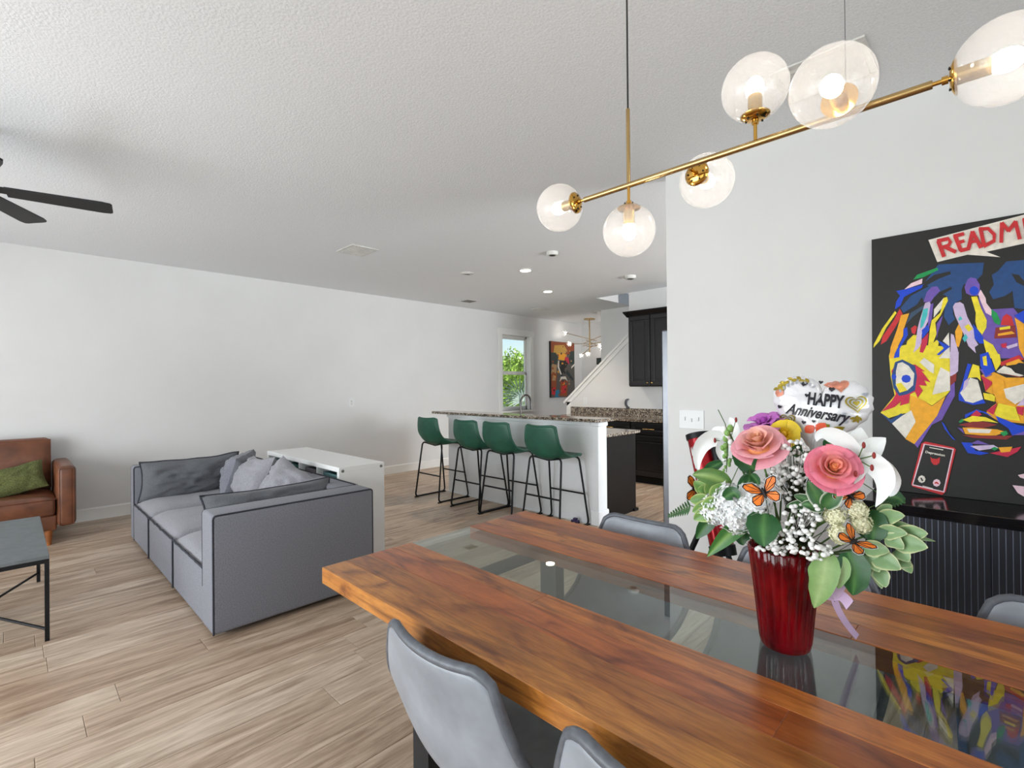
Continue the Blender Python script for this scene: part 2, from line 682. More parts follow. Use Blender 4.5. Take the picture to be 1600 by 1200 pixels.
# left wall with the kitchen window opening
WY0, WY1, WZ0, WZ1 = 6.80, 7.62, .90, 2.42
mb = MB()
mb.box((XL - .16, YR - .1, -.1), (XL, WY0, ZC + .2)).box((XL - .16, WY1, -.1), (XL, YF + .1, ZC + .2))
mb.box((XL - .16, WY0, -.1), (XL, WY1, WZ0)).box((XL - .16, WY0, WZ1), (XL, WY1, ZC + .2))
struct(mb.obj('wall_left', 'wall'), 'long white living room wall')
struct(MB().box((XL - .1, YF, -.1), (XR + .1, YF + .12, 5.2)).obj('wall_far', 'wall'), 'white wall of the far entry room')
# dining wall (with the painting) and what lies right of and behind the camera
struct(MB().box((XW, YW, 0), (XR + .1, YW + .13, ZC)).obj('wall_front', 'wall'), 'white dining wall behind the painting')
mb = MB()
mb.box((XR, YR - .1, -.1), (XR + .12, -.7, ZC)).box((XR, 1.3, -.1), (XR + .12, 4.4, ZC)).box((XR, 6.3, -.1), (XR + .12, YF, ZC))
mb.box((XR, 4.4, -.1), (XR + .12, 6.3, .75)).box((XR, 4.4, 2.25), (XR + .12, 6.3, ZC))
mb.box((XR, -.7, -.1), (XR + .12, 1.3, .75)).box((XR, -.7, 2.25), (XR + .12, 1.3, ZC))
struct(mb.obj('wall_right', 'wall'), 'white wall with added window openings')
mb = MB()
for a, b, c, d in ((XL - .1, -5.5, 0, ZC), (-1.1, -.6, 0, ZC), (1.8, XR + .1, 0, ZC), (-5.5, -1.1, 2.35, ZC), (-.6, 1.8, 2.35, ZC), (-.6, 1.8, 0, .4)):
    mb.box((a, YR - .12, c - (.1 if c == 0 else 0)), (b, YR, d))
struct(mb.obj('wall_rear', 'wall'), 'white rear wall with sliding doors')
# sliding door and window frames in the rear and added side openings
for k, (a, b, z0, z1, n) in enumerate(((-5.5, -1.1, 0, 2.35, 3), (-.6, 1.8, .4, 2.35, 2))):
    mb = MB()
    for i in range(n + 1):
        x = a + (b - a) * i / n
        mb.box((max(a, x - .035), YR - .09, z0), (min(b, x + .035), YR - .04, z1))
    mb.box((a, YR - .09, z1 - .06), (b, YR - .04, z1)).box((a, YR - .09, z0), (b, YR - .04, z0 + .06))
    w = struct(mb.obj('window_%d' % (k + 2), 'trim'), 'white framed glass opening')
    for i in range(n):
        x0, x1 = a + (b - a) * i / n + .035, a + (b - a) * (i + 1) / n - .035
        MB().box((x0, YR - .068, z0 + .06), (x1, YR - .062, z1 - .06)).obj('pane', 'window_glass', w)
mb = MB()
for z in (.75, 2.19):
    mb.box((XR + .03, -.7, z), (XR + .08, 1.3, z + .06))
for y in (-.7, .27, 1.24):
    mb.box((XR + .03, y, .81), (XR + .08, y + .06, 2.19))
w = struct(mb.obj('window_4', 'trim'), 'added white framed side window')  # unseen window added to let in the dining fill
for y in (-.64, .33):
    MB().box((XR + .05, y, .81), (XR + .056, y + .91, 2.19)).obj('pane', 'window_glass', w)

mb = MB()
for z in (.75, 2.19):
    mb.box((XR + .03, 4.4, z), (XR + .08, 6.3, z + .06))
for y in (4.4, 5.32, 6.24):
    mb.box((XR + .03, y, .81), (XR + .08, y + .06, 2.19))
w = struct(mb.obj('window_5', 'trim'), 'added white framed window for kitchen fill light')  # unseen window added to let in the kitchen fill
for y in (4.46, 5.38):
    MB().box((XR + .05, y, .81), (XR + .056, y + .86, 2.19)).obj('pane', 'window_glass', w)

# stair: knee wall with a sloping cap, full-height kitchen wall, stairwell wall behind
YK = 6.79
XK0, XK1 = -5.26, -4.03
zk = lambda x: 1.13 + (x - XK0) * (2.147 - 1.13) / (-4.056 - XK0)
mb = MB().prism([(XK0, 0), (XK1, 0), (XK1, zk(XK1)), (XK0, zk(XK0))], 'y', YK, YK + .12)
struct(mb.obj('wall_stair', 'wall'), 'white knee wall rising with the stairs')
mb = MB().prism([(XK0 - .06, zk(XK0) - .05), (XK1, zk(XK1)), (XK1, zk(XK1) + .045), (XK0 - .075, zk(XK0) - .02)], 'y', YK - .03, YK + .15)
mb.prism([(XK0 - .01, zk(XK0) - .095), (XK1, zk(XK1) - .085), (XK1, zk(XK1)), (XK0 - .01, zk(XK0) - .01)], 'y', YK - .012, YK)
mb.box((XK0 - .015, YK - .012, .09), (XK0 + .07, YK + .132, zk(XK0) - .02))
struct(mb.obj('trim_1', 'trim'), 'sloping white cap on the stair wall')
struct(MB().box((XK1, YK, 0), (XR, YK + .12, 5.2)).obj('wall_kitchen', 'wall'), 'white kitchen back wall')
struct(MB().box((-5.347, 7.97, 0), (XR, 8.09, 5.2)).obj('wall_stairwell', 'wall'), 'white wall on the far side of the stairs')
struct(MB().box((XL - .1, SY0 - .1, 5.2), (XR + .1, YF + .2, 5.3)).obj('ceiling_stairwell', 'ceiling'), 'upper ceiling over the stairwell')

# baseboards
def baseboard(name, lo, hi, label, axis):
    mb = MB()
    (a, b), (c, d) = lo, hi
    if axis == 'y':       # runs along y, front faces +x
        mb.prism([(a, 0), (c, 0), (c, .118), (a + (c - a) * .45, .132), (a, .132)], 'y', b, d)
    else:                 # runs along x, front faces -y
        mb.prism([(d, 0), (b, 0), (b, .118), (d - (d - b) * .45, .132), (d, .132)], 'x', a, c)
    return struct(mb.obj(name, 'trim'), label)


baseboard('baseboard_left', (XL, YR), (XL + .016, YF), 'white baseboard along the living room wall', 'y')
baseboard('baseboard_front', (XW - .012, YW - .016), (XR, YW), 'white baseboard under the painting wall', 'x')
baseboard('baseboard_far', (XL, YF - .016), (-1, YF), 'white baseboard of the entry room', 'x')

# kitchen window: trim, sill, frame, two sashes
w = struct(MB().box((XL - .13, WY0, WZ0), (XL - .09, WY0 + .035, WZ1)).box((XL - .13, WY1 - .035, WZ0), (XL - .09, WY1, WZ1))
           .box((XL - .13, WY0, WZ1 - .04), (XL - .09, WY1, WZ1)).box((XL - .13, WY0, WZ0), (XL - .09, WY1, WZ0 + .04)).obj('window_1', 'trim'), 'narrow white sash window beyond the bar')
mb = MB()
mb.rbox((XL, WY0 - .10, WZ0 - .05), (XL + .02, WY0, WZ1 + .10), .004)
mb.rbox((XL, WY1, WZ0 - .05), (XL + .02, WY1 + .10, WZ1 + .10), .004)
mb.rbox((XL, WY0 - .12, WZ1), (XL + .026, WY1 + .12, WZ1 + .12), .004)
mb.obj('window_trim', 'trim', w)
MB().rbox((XL - .12, WY0 - .12, WZ0 - .04), (XL + .05, WY1 + .12, WZ0), .006).obj('window_sill', 'trim', w)
zm = 1.66
for z0, z1, dx in ((WZ0 + .04, zm, .0), (zm, WZ1 - .04, -.02)):
    mb = MB()
    x = XL - .085 + dx
    for y0, y1, a, b in ((WY0 + .035, WY0 + .065, z0, z1), (WY1 - .065, WY1 - .035, z0, z1), (WY0 + .035, WY1 - .035, z0, z0 + .035), (WY0 + .035, WY1 - .035, z1 - .035, z1)):
        mb.box((x - .012, y0, a), (x + .012, y1, b))
    s_ = mb.obj('sash', 'trim', w)
    MB().box((x - .003, WY0 + .065, z0 + .035), (x + .003, WY1 - .065, z1 - .035)).obj('pane', 'window_glass', s_)

# outside: ground, added slab and roof that shape light at the doors
struct(MB().box((-60, -40, -.4), (60, 60, -.2)).obj('lawn', 'grass'), 'sunlit grass outside')
struct(MB().box((-8, -9, -.19), (4, YR - .12, -.1)).obj('bounce_slab', 'patio'), 'pale concrete slab added behind the doors against green bounce')  # unseen slab added to keep green lawn bounce out of the room
struct(MB().box((-7.5, -6.5, 2.6), (3.5, YR - .12, 2.75)).obj('roof_sun_block', 'patio'), 'roof added behind the doors to block the sun')  # unseen roof added to keep direct sun out of the doors

ART = """
WH 224 1227 545 1270 594 1277 598 1148 544 1142 425 1129 470 1096 362 1128 256 1113
YE 69 671 79 710 147 725 298 703 298 497 283 473 232 424 201 448 165 460 170 391 126 383 60 355 34 384 91 472 76 562
OR 405 567 439 584 483 554 538 553 536 353 457 360 416 393 446 440 450 474 417 492
PU 397 926 429 865 512 856 540 798 539 637 427 642 406 744
BK 413 442 448 449 452 440 421 408 412 422
NV 203 1012 260 1101 417 1081 411 1028 394 1006 348 990 341 968 341 922 322 910 310 885 310 856 317 832 295 805 278 848 283 900 292 940 279 953 244 946 207 927 198 952 180 918 128 882 116 908 157 964 226 1002
BK 203 1018 244 1053 302 1061 304 1046 262 1032 212 1004
BK 235 929 262 967 305 987 307 975 275 954 243 916
NV 442 1020 462 1034 489 1073 543 1069 541 852 512 861 507 938 484 919 445 908 433 943 448 975
BK 504 1015 527 1006 542 977 542 955 519 975
GR 166 1042 181 1064 256 1086 260 1074 204 1048
PK 131 998 157 1025 201 1042 199 1018
BL 99 996 128 998 203 1012 199 997 157 976 130 961 116 920 94 904 99 941 114 970
YE 94 895 101 885 59 815 31 748 6 715 8 734 42 810
RE 113 905 125 876 94 811 59 746 36 729 44 772 89 849
OR 118 871 150 878 127 796 125 766 103 712 86 658 71 658 76 714 103 804
BL 127 802 142 810 144 770 112 705 110 663 88 658 93 682 127 766
RE 156 803 172 816 179 807 172 771 160 778
SL 135 820 156 879 207 912 207 897 165 860
PU 204 927 217 974 235 996 255 995 266 973 244 946 230 921
YE 141 740 165 769 183 767 181 713 164 681 197 683 220 705 251 738 260 732 253 691 224 651 126 656
LV 210 921 226 926 231 912 220 830 197 772 195 725 183 701 164 681 172 714 181 798 188 833
TE 203 892 221 895 218 860 202 808 191 797 193 833
BL 197 790 223 818 225 788 199 748
CR 197 742 222 776 217 723 201 679 188 683
PU 230 912 241 917 234 840 222 794 220 830
WH 243 887 279 938 283 929 270 890 241 846
YE 277 936 290 940 293 922 267 855 247 821 251 768 233 704 220 711 227 794 234 834 265 867
PU 252 815 274 854 269 825 256 773 251 744
OR 317 774 330 808 342 783 342 755 329 698 320 705
LV 310 891 318 907 335 910 347 898 359 839 380 780 383 735 395 706 383 695 387 667 362 702 346 760 330 808 317 849
YE 349 794 363 804 377 780 363 767
TE 328 831 336 844 343 829 332 822
TE 342 738 352 760 361 742 350 720
PU 351 978 361 1011 373 1020 390 1012 402 982 403 947 397 931 373 935 356 948
BL 383 978 394 970 399 954 394 939 383 934 372 942 367 958 372 973
YE 373 929 393 929 405 874 424 815 422 782 408 750 392 779 386 814 388 853
PK 397 937 405 958 421 917 423 894 441 858 438 834 421 849 405 902
PU 449 863 510 861 512 812 495 830 472 827 468 839
GR 439 864 456 846 468 806 464 789 448 802 440 831
RE 470 800 476 827 487 838 502 824 510 785 502 783 469 789
DR 452 779 513 785 517 730 447 730
YE 464 778 498 783 498 770 465 767
OR 459 751 502 759 513 747 459 741
BL 378 803 392 779 412 738 413 710 399 711 383 735
OR 512 818 540 788 539 637 524 681 519 768
BL 512 828 541 847 540 790
PU 449 697 467 706 470 679 451 674
CR 467 704 486 708 486 686 472 687
LV 484 692 520 706 520 692 490 680
YE 412 730 443 702 466 640 427 642 415 699
WH 273 731 295 770 299 648 259 650 295 706
BL 251 668 277 696 253 738 299 703 260 664
LV 302 764 312 757 327 681 320 647 299 648
OR 168 466 201 448 232 421 282 470 250 375 166 235 132 258 172 348 150 397 151 472
PU 314 539 314 473 268 358 231 332 178 218 166 235 250 375 287 473 298 491 301 533
LV 298 678 329 677 326 587 310 566 298 564
DR 298 561 321 578 319 542 299 518
WH 188 634 205 655 242 620 240 577 223 590
WH 265 607 297 582 298 497 234 476 251 558
WH 155 400 172 344 132 261 80 331 111 364
NV 34 384 60 352 78 331 126 377 116 383 75 350
CR 79 594 96 478 81 446 39 390 91 414 116 443 111 421 146 434 151 478 170 491 180 460 199 497 185 522 214 519 204 547 228 534 195 591 209 587 171 623 97 625
NV 94 638 122 650 171 616 178 566 170 497 141 478 109 469 86 510 79 568
WH 104 631 122 637 147 617 168 579 163 522 141 497 111 485 96 523 97 593
BL 137 574 150 568 155 554 150 539 136 534 123 540 118 554 123 569
BL 89 579 96 574 99 564 96 555 89 550 82 555 79 565 82 574
YE 96 529 117 535 141 497 111 485
BL 327 479 339 527 359 622 372 615 340 485 349 444 409 457 417 439 375 430 327 450
YE 358 551 376 618 397 608 403 538 390 556 367 556
WH 352 521 367 556 392 544 409 457 375 439 349 447 332 485
LV 340 491 347 539 363 556 358 521
PU 397 597 418 555 439 567 430 578 410 591
BL 400 661 427 671 449 584 418 561 401 608
YE 408 649 421 654 424 608 412 611
YE 431 671 464 658 468 618 451 584
CR 401 567 442 532 417 492 413 526
OR 438 549 475 543 482 480 502 447 458 434 442 486
YE 409 486 438 480 448 469 446 446 413 457
CR 419 405 454 440 441 388
YE 458 440 510 424 525 363 457 372 445 394
WH 475 503 538 525 537 458 510 436 482 463
LV 514 430 537 464 537 431
CR 514 427 537 425 533 386 517 396
RE 466 623 524 652 539 632 500 616 467 606
OR 484 617 523 635 539 615 484 606
WH 453 581 476 606 499 594 511 574 538 562 519 556 459 575
BK 499 599 523 618 539 615 538 581 511 585
DR 453 578 530 551 538 564 530 556
BL 348 385 387 410 416 399 441 377 404 398 374 392 348 367
CR 366 380 387 407 404 387 387 375
GR 326 351 339 367 344 355 331 346
YE 339 361 374 380 416 376 457 352 408 358 365 350
DR 326 337 374 354 416 355 453 343 399 323 357 329
OR 339 325 365 327 453 323 481 313 440 291 348 296
WH 354 320 436 322 428 304 361 303
DR 339 290 502 298 481 279 373 280
PU 322 324 339 319 345 296
BL 449 383 517 346 536 341 536 319 500 297 489 328 457 357
GR 461 309 481 319 487 305 473 293
PU 501 300 536 319 536 303
BL 334 257 369 257 381 223 427 215 398 204 356 209
PU 365 253 390 270 428 253
LV 364 242 440 253 456 241 394 224
CR 429 215 527 252 515 229 484 203
OR 456 243 500 250 492 227 464 221
GR 432 236 444 245 456 238 444 228
BL 266 349 275 340 295 293 315 265 304 270 277 316
RE 193 240 207 251 308 231 316 223 279 22 266 5 158 30 153 41
PK 201 240 309 224 274 17 156 35
BK 206 236 304 220 270 23 161 40
RE 225 180 232 172 249 172 260 181 258 155 248 143 237 143 228 155
WH 193 88 203 83 207 71 203 58 193 51 183 55 178 67 183 81
PK 247 77 257 73 261 60 256 47 247 40 237 45 233 57 237 70
BK 187 74 192 77 199 63 194 59
RE 239 59 247 65 255 58 254 52 247 56 240 53
WH 196 39 234 31 233 28 196 36
WH 222 226 272 218 271 214 222 222
PK 515 128 534 136 534 114 522 118
PK 498 82 533 81 533 37 514 50
RE 253 1211 274 1130 288 1134 267 1215
RE 257 1204 296 1207 297 1199 294 1192 272 1186 276 1169 301 1176 310 1198 297 1225 255 1222
RE 281 1171 320 1139 326 1154 287 1187
RE 313 1223 334 1146 347 1150 327 1227
RE 316 1214 353 1219 350 1236 313 1232
RE 327 1181 354 1185 351 1201 324 1197
RE 338 1141 371 1146 369 1163 336 1159
RE 372 1150 387 1228 374 1236 359 1157
RE 373 1229 402 1146 414 1152 385 1235
RE 370 1176 397 1177 395 1192 369 1192
RE 400 1238 412 1152 425 1154 413 1239
RE 402 1229 430 1225 446 1198 446 1179 413 1162 419 1146 455 1166 457 1203 434 1240 401 1246
RE 479 1157 483 1248 470 1252 467 1160
RE 471 1245 493 1201 502 1210 480 1254
RE 500 1199 524 1238 515 1251 491 1212
RE 512 1245 525 1161 537 1162 524 1246
RE 539 1249 549 1160 561 1161 551 1249
RE 542 1237 575 1241 572 1258 540 1253
RE 548 1200 574 1203 572 1218 546 1215
RE 554 1155 583 1159 580 1175 552 1171
"""


# ------------------------------------------------------------------ dining table
TX0, TX1, TY0, TY1, TZ = -1.703, .72, .772, 1.832, .76
GY0, GY1 = 1.147, 1.465
t = thing('dining_table', 'long plank dining table with a glass strip down its middle', 'table', ((TX0 + TX1) / 2, 1.3, 0))
bw = random.Random(11)
BOARD = [(216, 154, 78), (198, 132, 64), (182, 108, 56), (196, 128, 66), (186, 112, 60), (204, 138, 70), (178, 104, 54), (192, 120, 62)]   # stave tones from the near edge
for y0, y1, n in ((TY0, GY0, 4), (GY1, TY1, 4)):
    cuts = [y0 + (y1 - y0) * (i + (bw.uniform(-.12, .12) if 0 < i < n else 0)) / n for i in range(n + 1)]
    for i in range(n):
        xs = [TX0] + sorted(TX0 + (TX1 - TX0) * bw.uniform(.22, .8) for _ in range(0 if (i == 0 and y0 == TY0) else bw.choice((0, 1, 1)))) + [TX1]
        for a, b in zip(xs, xs[1:]):
            c = Vector(((a + b) / 2, (cuts[i] + cuts[i + 1]) / 2, TZ - .0285))
            mb = MB().rbox(Vector((a, cuts[i], TZ - .057)) - c, Vector((b, cuts[i + 1], TZ)) - c, .0012, 1)
            o = mb.obj('board', 'table_wood')
            tn = BOARD[(0 if y0 == TY0 else 4) + i]
            jt = bw.uniform(.9, 1.1)
            o.color = lin(tuple(min(255, q_ * jt) for q_ in tn))
            o.parent = t
            o.location = c - t.location
MB().rbox((TX0 + .001, GY0 + .0008, TZ - .0125), (TX1 - .001, GY1 - .0008, TZ - .0015), .001, 1).obj('glass_panel', 'table_glass', t)['label'] = 'clear glass strip'
for x in (-1.40, .335):
    mb = MB()
    mb.box((x, .945, TZ - .066), (x + .085, 1.66, TZ - .0575))
    mb.box((x, .945, .0), (x + .085, 1.0, TZ - .066)).box((x, 1.605, .0), (x + .085, 1.66, TZ - .066))
    mb.box((x, 1.0, .0), (x + .085, 1.605, .012))
    mb.obj('leg_frame', 'table_steel', t)


# ------------------------------------------------------------------ moulded bucket seats (dining chairs and bar stools)
def bucket(prof, wid, wing, lift, top_dip):
    """surface of a moulded seat: prof (y, z) from the top of the back to the seat front, wid half widths"""
    n = len(prof) - 1

    def cat(a, k, f):
        p = [a[max(0, min(n, k + d))] for d in (-1, 0, 1, 2)]
        return .5 * (2 * p[1] + (p[2] - p[0]) * f + (2 * p[0] - 5 * p[1] + 4 * p[2] - p[3]) * f * f + (3 * p[1] - p[0] - 3 * p[2] + p[3]) * f ** 3)

    def fn(u, v):
        k = min(n - 1, int(u * n))
        f = u * n - k
        y, z = cat([p[0] for p in prof], k, f), cat([p[1] for p in prof], k, f)
        w = cat(wid, k, f)
        t_ = 2 * v - 1
        back = max(0, 1 - u / .55)
        mid = math.exp(-((u - .5) / .2) ** 2)
        e = abs(t_) ** 2.2
        y += wing * e * (.55 * back + .9 * mid)
        z += lift * e * (.25 + .9 * mid) * (1 - .8 * back) * (1 if u < .8 else (1 - u) / .2)
        if u < .2:
            z -= top_dip * (max(0, abs(t_) - .72) / .28) ** 2 * (1 - u / .2)
            z += .012 * t_ * t_ * (1 - u / .2)
        if u > .85:
            y -= .05 * (max(0, abs(t_) - .6) / .4) ** 2 * (u - .85) / .15
        return Vector((w * t_, y, z))
    return fn


def seat_parts(root, fn, mat, edge, seam_u):
    sh = MB().sheet(fn, 22, 14).obj('seat_shell', mat, root, 180)
    so = sh.modifiers.new('thick', 'SOLIDIFY')
    so.thickness, so.offset = .024, 0
    sb = sh.modifiers.new('round', 'SUBSURF')
    sb.levels = sb.render_levels = 1
    ring = [fn(0, i / 18) for i in range(19)] + [fn(i / 30, 1) for i in range(1, 31)] + [fn(1, 1 - i / 18) for i in range(1, 19)] + [fn(1 - i / 30, 0) for i in range(1, 30)]
    MB().tube(ring, .0118, 8, True).obj('piping', edge, root, 180)
    return sh


def dining_chair():
    root = thing('dining_chair', 'x', 'chair', local=True, group='grey leather dining chairs around the table')
    fn = bucket([(-.337, .788), (-.318, .69), (-.297, .59), (-.268, .485), (-.20, .418), (-.03, .41), (.16, .445), (.225, .445)],
                [.190, .220, .244, .252, .248, .238, .224, .205], .062, .075, .03)
    seat_parts(root, fn, 'leather_grey', 'leather_edge', .4)
    MB().rbox((-.15, -.12, .38), (.15, .15, .40), .008).obj('seat_plate', 'black_metal', root)
    for sx in (-1, 1):
        for sy in (-1, 1):
            MB().tube([(sx * .13, sy * .11 + .01, .40), (sx * .205, sy * .2, 0)], [.014, .010], 10).obj('leg', 'black_metal', root, 60)
    return root


def bar_stool():
    root = thing('bar_stool', 'x', 'stool', local=True, group='green bar stools along the kitchen bar')
    fn = bucket([(-.25, 1.005), (-.238, .91), (-.222, .81), (-.19, .725), (-.10, .680), (.03, .688), (.15, .708), (.20, .703)],
                [.188, .203, .218, .226, .226, .222, .212, .20], .07, .036, .02)
    seat_parts(root, fn, 'leather_green', 'leather_green', .45)
    for sx in (-1, 1):
        p = fillet([(0, -.10, .664), (sx * .20, -.145, .70), (sx * .24, -.235, .012), (sx * .24, .235, .012), (sx * .195, .14, .69), (0, .10, .678)], .05, 5)
        MB().tube(p, .0102, 8).obj('side_frame', 'black_metal', root, 60)
        for y in (-.215, .215):
            MB().rbox((sx * .24 - .012, y - .03, 0), (sx * .24 + .012, y + .03, .014), .004, 1).obj('foot_pad', 'dark', root)
    for y in (-.197, .188):
        MB().tube([(-.222, y, .315), (.222, y, .315)], .009, 8).obj('footrest', 'black_metal', root, 60)
    return root


def spread(proto, items):
    for i, (x, y, rz, label) in enumerate(items):
        o = proto if i == 0 else copy_tree(proto)
        o.location = (x, y, 0)
        o.rotation_euler.z = R(rz)
        o['label'] = label


spread(dining_chair(), [
    (-.935, 1.0, 0, 'grey leather dining chair with its back to the viewer, at the near table corner'),
    (-.355, 1.0, 0, 'grey leather dining chair cut by the bottom of the picture'),
    (-1.10, 1.64, 180, 'grey leather dining chair across the table in front of the kitchen opening'),
    (-.47, 1.63, 180, 'grey leather dining chair across the table, hidden behind the bouquet'),
    (.19, 1.63, 180, 'grey leather dining chair across the table in front of the fluted sideboard')])
spread(bar_stool(), [
    (-4.955, 3.803, 0, 'green bar stool at the end of the bar nearest the long wall'),
    (-4.24, 3.803, 0, 'second green bar stool counting from the long wall'),
    (-3.74, 3.803, 0, 'third green bar stool counting from the long wall'),
    (-3.115, 3.803, 0, 'green bar stool nearest the dining table, fully open to view')])


# ------------------------------------------------------------------ grey sectional sofa
def puff(x0, x1, y0, y1, z0, rise, seed, edge=.03):
    """a soft seat cushion top, rounded at the rim with slight creases"""
    def fn(u, v):
        a, b = 2 * u - 1, 2 * v - 1
        k = ((1 - abs(a) ** 6) * (1 - abs(b) ** 6)) ** .5
        x, y = x0 + (x1 - x0) * u, y0 + (y1 - y0) * v
        w = noise.noise(Vector((x * 2.2 + seed, y * 9, seed))) * .008 + noise.noise(Vector((x * 5, y * 3, seed + 5))) * .006
        return Vector((x, y, z0 + rise * k + w * k))
    return fn


SX0, SX1, SYF, SYB = -5.70, -3.075, .775, 1.765
t = thing('sectional_sofa', 'grey fabric sectional sofa with dark piping', 'sofa', ((SX0 + SX1) / 2, 1.27, 0))
AW, AH, SH = .17, .695, .365
seams = [SX0, -4.87, -4.03, SX1]
for i in range(3):
    a, b = seams[i] + (AW if i == 0 else .004), seams[i + 1] - (AW + .03 if i == 2 else .004)
    o = MB().rbox((seams[i] + (.0 if i else .0), SYF + .004, .028), (seams[i + 1] - .006, SYB - .1, SH - .01), .018, 3).obj('seat_base', 'sofa_fabric', t, 50)
    c = MB().sheet(puff(a, b, SYF + .008, SYB - .15, SH - .02, .075, i * 3.1), 26, 30).obj('seat_cushion', 'sofa_fabric_light', t, 180)
    e = [(a, SYF + .006, SH - .012), (b, SYF + .006, SH - .012)]
    pts = [(a + (b - a) * k / 24, SYF + .002 + .004 * noise.noise(Vector((k * .7, i, 0))), SH - .006 + .010 * noise.noise(Vector((k * .5, i, 3)))) for k in range(25)]
    MB().tube(pts, .007, 6).obj('piping', 'piping', c, 60)
    if i:
        MB().tube([(seams[i], SYF + .001, .03), (seams[i], SYF + .001, SH)], .006, 6).obj('piping', 'piping', o, 60)
for nm, x0, x1 in (('l', SX0, SX0 + AW - .02), ('r', SX1 - AW - .05, SX1)):
    o = MB().rbox((x0, SYF, .028), (x1, SYB, AH), .022, 3).obj('arm', 'sofa_fabric', t, 50)
    q = .006
    for pts in (
            fillet([(x1 - q, SYF + q, .03), (x1 - q, SYF + q, AH - q), (x1 - q, SYB - q, AH - q), (x1 - q, SYB - q, .03)], .02, 3),
            fillet([(x0 + q, SYF + q, .25), (x0 + q, SYF + q, AH - q), (x0 + q, SYB - q, AH - q)], .02, 3)):
        MB().tube(pts, .0055, 6).obj('piping', 'piping', o, 60)
xb0, xb1 = SX0 + AW - .02, SX1 - AW - .05
bx = [xb0, -4.87, -4.03, xb1]
for i in range(3):
    o = MB().rbox((bx[i] + .003, SYB - .17, .03), (bx[i + 1] - .003, SYB, AH - .004), .03, 3).obj('backrest', 'sofa_fabric', t, 50)
    MB().tube([(bx[i] + .02, SYB - .006, AH - .008), (bx[i + 1] - .02, SYB - .006, AH - .008)], .006, 6).obj('piping', 'piping', o, 60)
for x in (SX0 + .1, -4.4, SX1 - .1):
    for y in (SYF + .1, SYB - .1):
        MB().cyl((x, y, 0), (x, y, .03), .03).obj('foot', 'dark', t, 40)


# ------------------------------------------------------------------ pillows
def pillow(name, label, w, h, th, base, rot, seed, mat, pipe=None, wr=.014, group=None, sag=0):
    """stuffed cushion standing on its lower edge: w wide (x), h tall (z), th thick (y)"""
    o = thing(name, label, 'pillow', base, group, local=True)
    o.rotation_euler = [R(a) for a in rot]

    def fn(side):
        def g(u, v):
            a, b = 2 * u - 1, 2 * v - 1
            k = max(0, (1 - a * a) * (1 - b * b)) ** .42
            x = w / 2 * a * (1 - .07 * (1 - b * b) * abs(a))
            z = h / 2 * b * (1 - .09 * (1 - a * a) * abs(b)) + h / 2
            n1 = noise.noise(Vector((a * 2.0 + seed, b * 3.2, seed * 1.7)))
            n2 = 1 - abs(noise.noise(Vector((a * 3.1 + b * 1.4 + seed, b * 4.4 - a, seed * .6)))) * 2
            y = side * (th / 2 * k * (1 + .25 * n1)) + wr * k * n2 * side
            z += sag * (1 - a * a) * b * -.5
            z += .02 * noise.noise(Vector((a * 1.7, seed, b))) * (1 if b > 0 else 0)
            return Vector((x, y, z))
        return g
    mb = MB()
    mb.sheet(fn(-1), 26, 22)
    mb.sheet(lambda u, v: fn(1)(1 - u, v), 26, 22)
    mb.obj('cover', mat, o, 180)
    if pipe:
        f = fn(1)
        ring = [f(i / 20, 0) for i in range(20)] + [f(1, i / 16) for i in range(16)] + [f(1 - i / 20, 1) for i in range(20)] + [f(0, 1 - i / 16) for i in range(16)]
        MB().tube(ring, .0065, 6, True).obj('piping', pipe, o, 60)
    return o


G = 'loose grey pillows on the sofa'
pillow('back_pillow', 'long dark grey back pillow propped against the far sofa arm', .80, .38, .20, (-5.44, 1.19, .385), (-12, 0, -90), 3, 'sofa_fabric_dark', 'piping', .03, G)
pillow('back_pillow', 'long dark grey back pillow lying low along the near sofa arm', .84, .34, .20, (-3.44, 1.24, .40), (14, 0, -90), 8, 'sofa_fabric_dark', 'piping', .03, G)
pillow('throw_pillow', 'crumpled grey pillow standing in the corner of the sofa back', .42, .40, .20, (-5.20, 1.48, .40), (-20, 4, -38), 14, 'sofa_fabric', None, .04, G)
pillow('throw_pillow', 'large pale grey pillow with pointed corners, middle of the sofa back', .68, .42, .24, (-4.62, 1.42, .40), (-22, -5, -4), 21, 'sofa_fabric_light', None, .032, G, .03)
pillow('throw_pillow', 'pale grey pillow with one peaked corner beside the white shelf', .54, .42, .22, (-4.02, 1.42, .40), (-26, 18, 10), 29, 'sofa_fabric_light', None, .032, G)
pillow('back_pillow', 'flat grey back pillow tucked behind the pale pillows', .78, .34, .14, (-4.42, 1.585, .40), (-3, 0, 0), 33, 'sofa_fabric_dark', 'piping', .016, G)

# ------------------------------------------------------------------ white cube shelf behind the sofa
HX0, HX1, HY0, HY1, HZ = -5.165, -3.635, 1.79, 2.188, .77
t = thing('cube_shelf', 'white cube shelf unit standing behind the grey sofa', 'shelf', ((HX0 + HX1) / 2, 1.99, 0))
MB().rbox((HX0, HY0, HZ - .038), (HX1, HY1, HZ), .002, 1).obj('top_panel', 'white_laminate', t)
MB().rbox((HX0, HY0, 0), (HX1, HY1, .038), .002, 1).obj('bottom_panel', 'white_laminate', t)
for x in (HX0, HX1 - .038):
    o = MB().rbox((x, HY0 + .001, .038), (x + .038, HY1 - .001, HZ - .038), .001, 1).obj('side_panel', 'white_laminate', t)
for y, z in ((HY0 + .03, HZ - .03), (HY1 - .03, HZ - .03)):
    MB().cyl((HX1, y, z), (HX1 + .003, y, z), .012, 16).obj('screw_cap', 'vent_grey', o)
cw = (HX1 - HX0 - .076) / 4
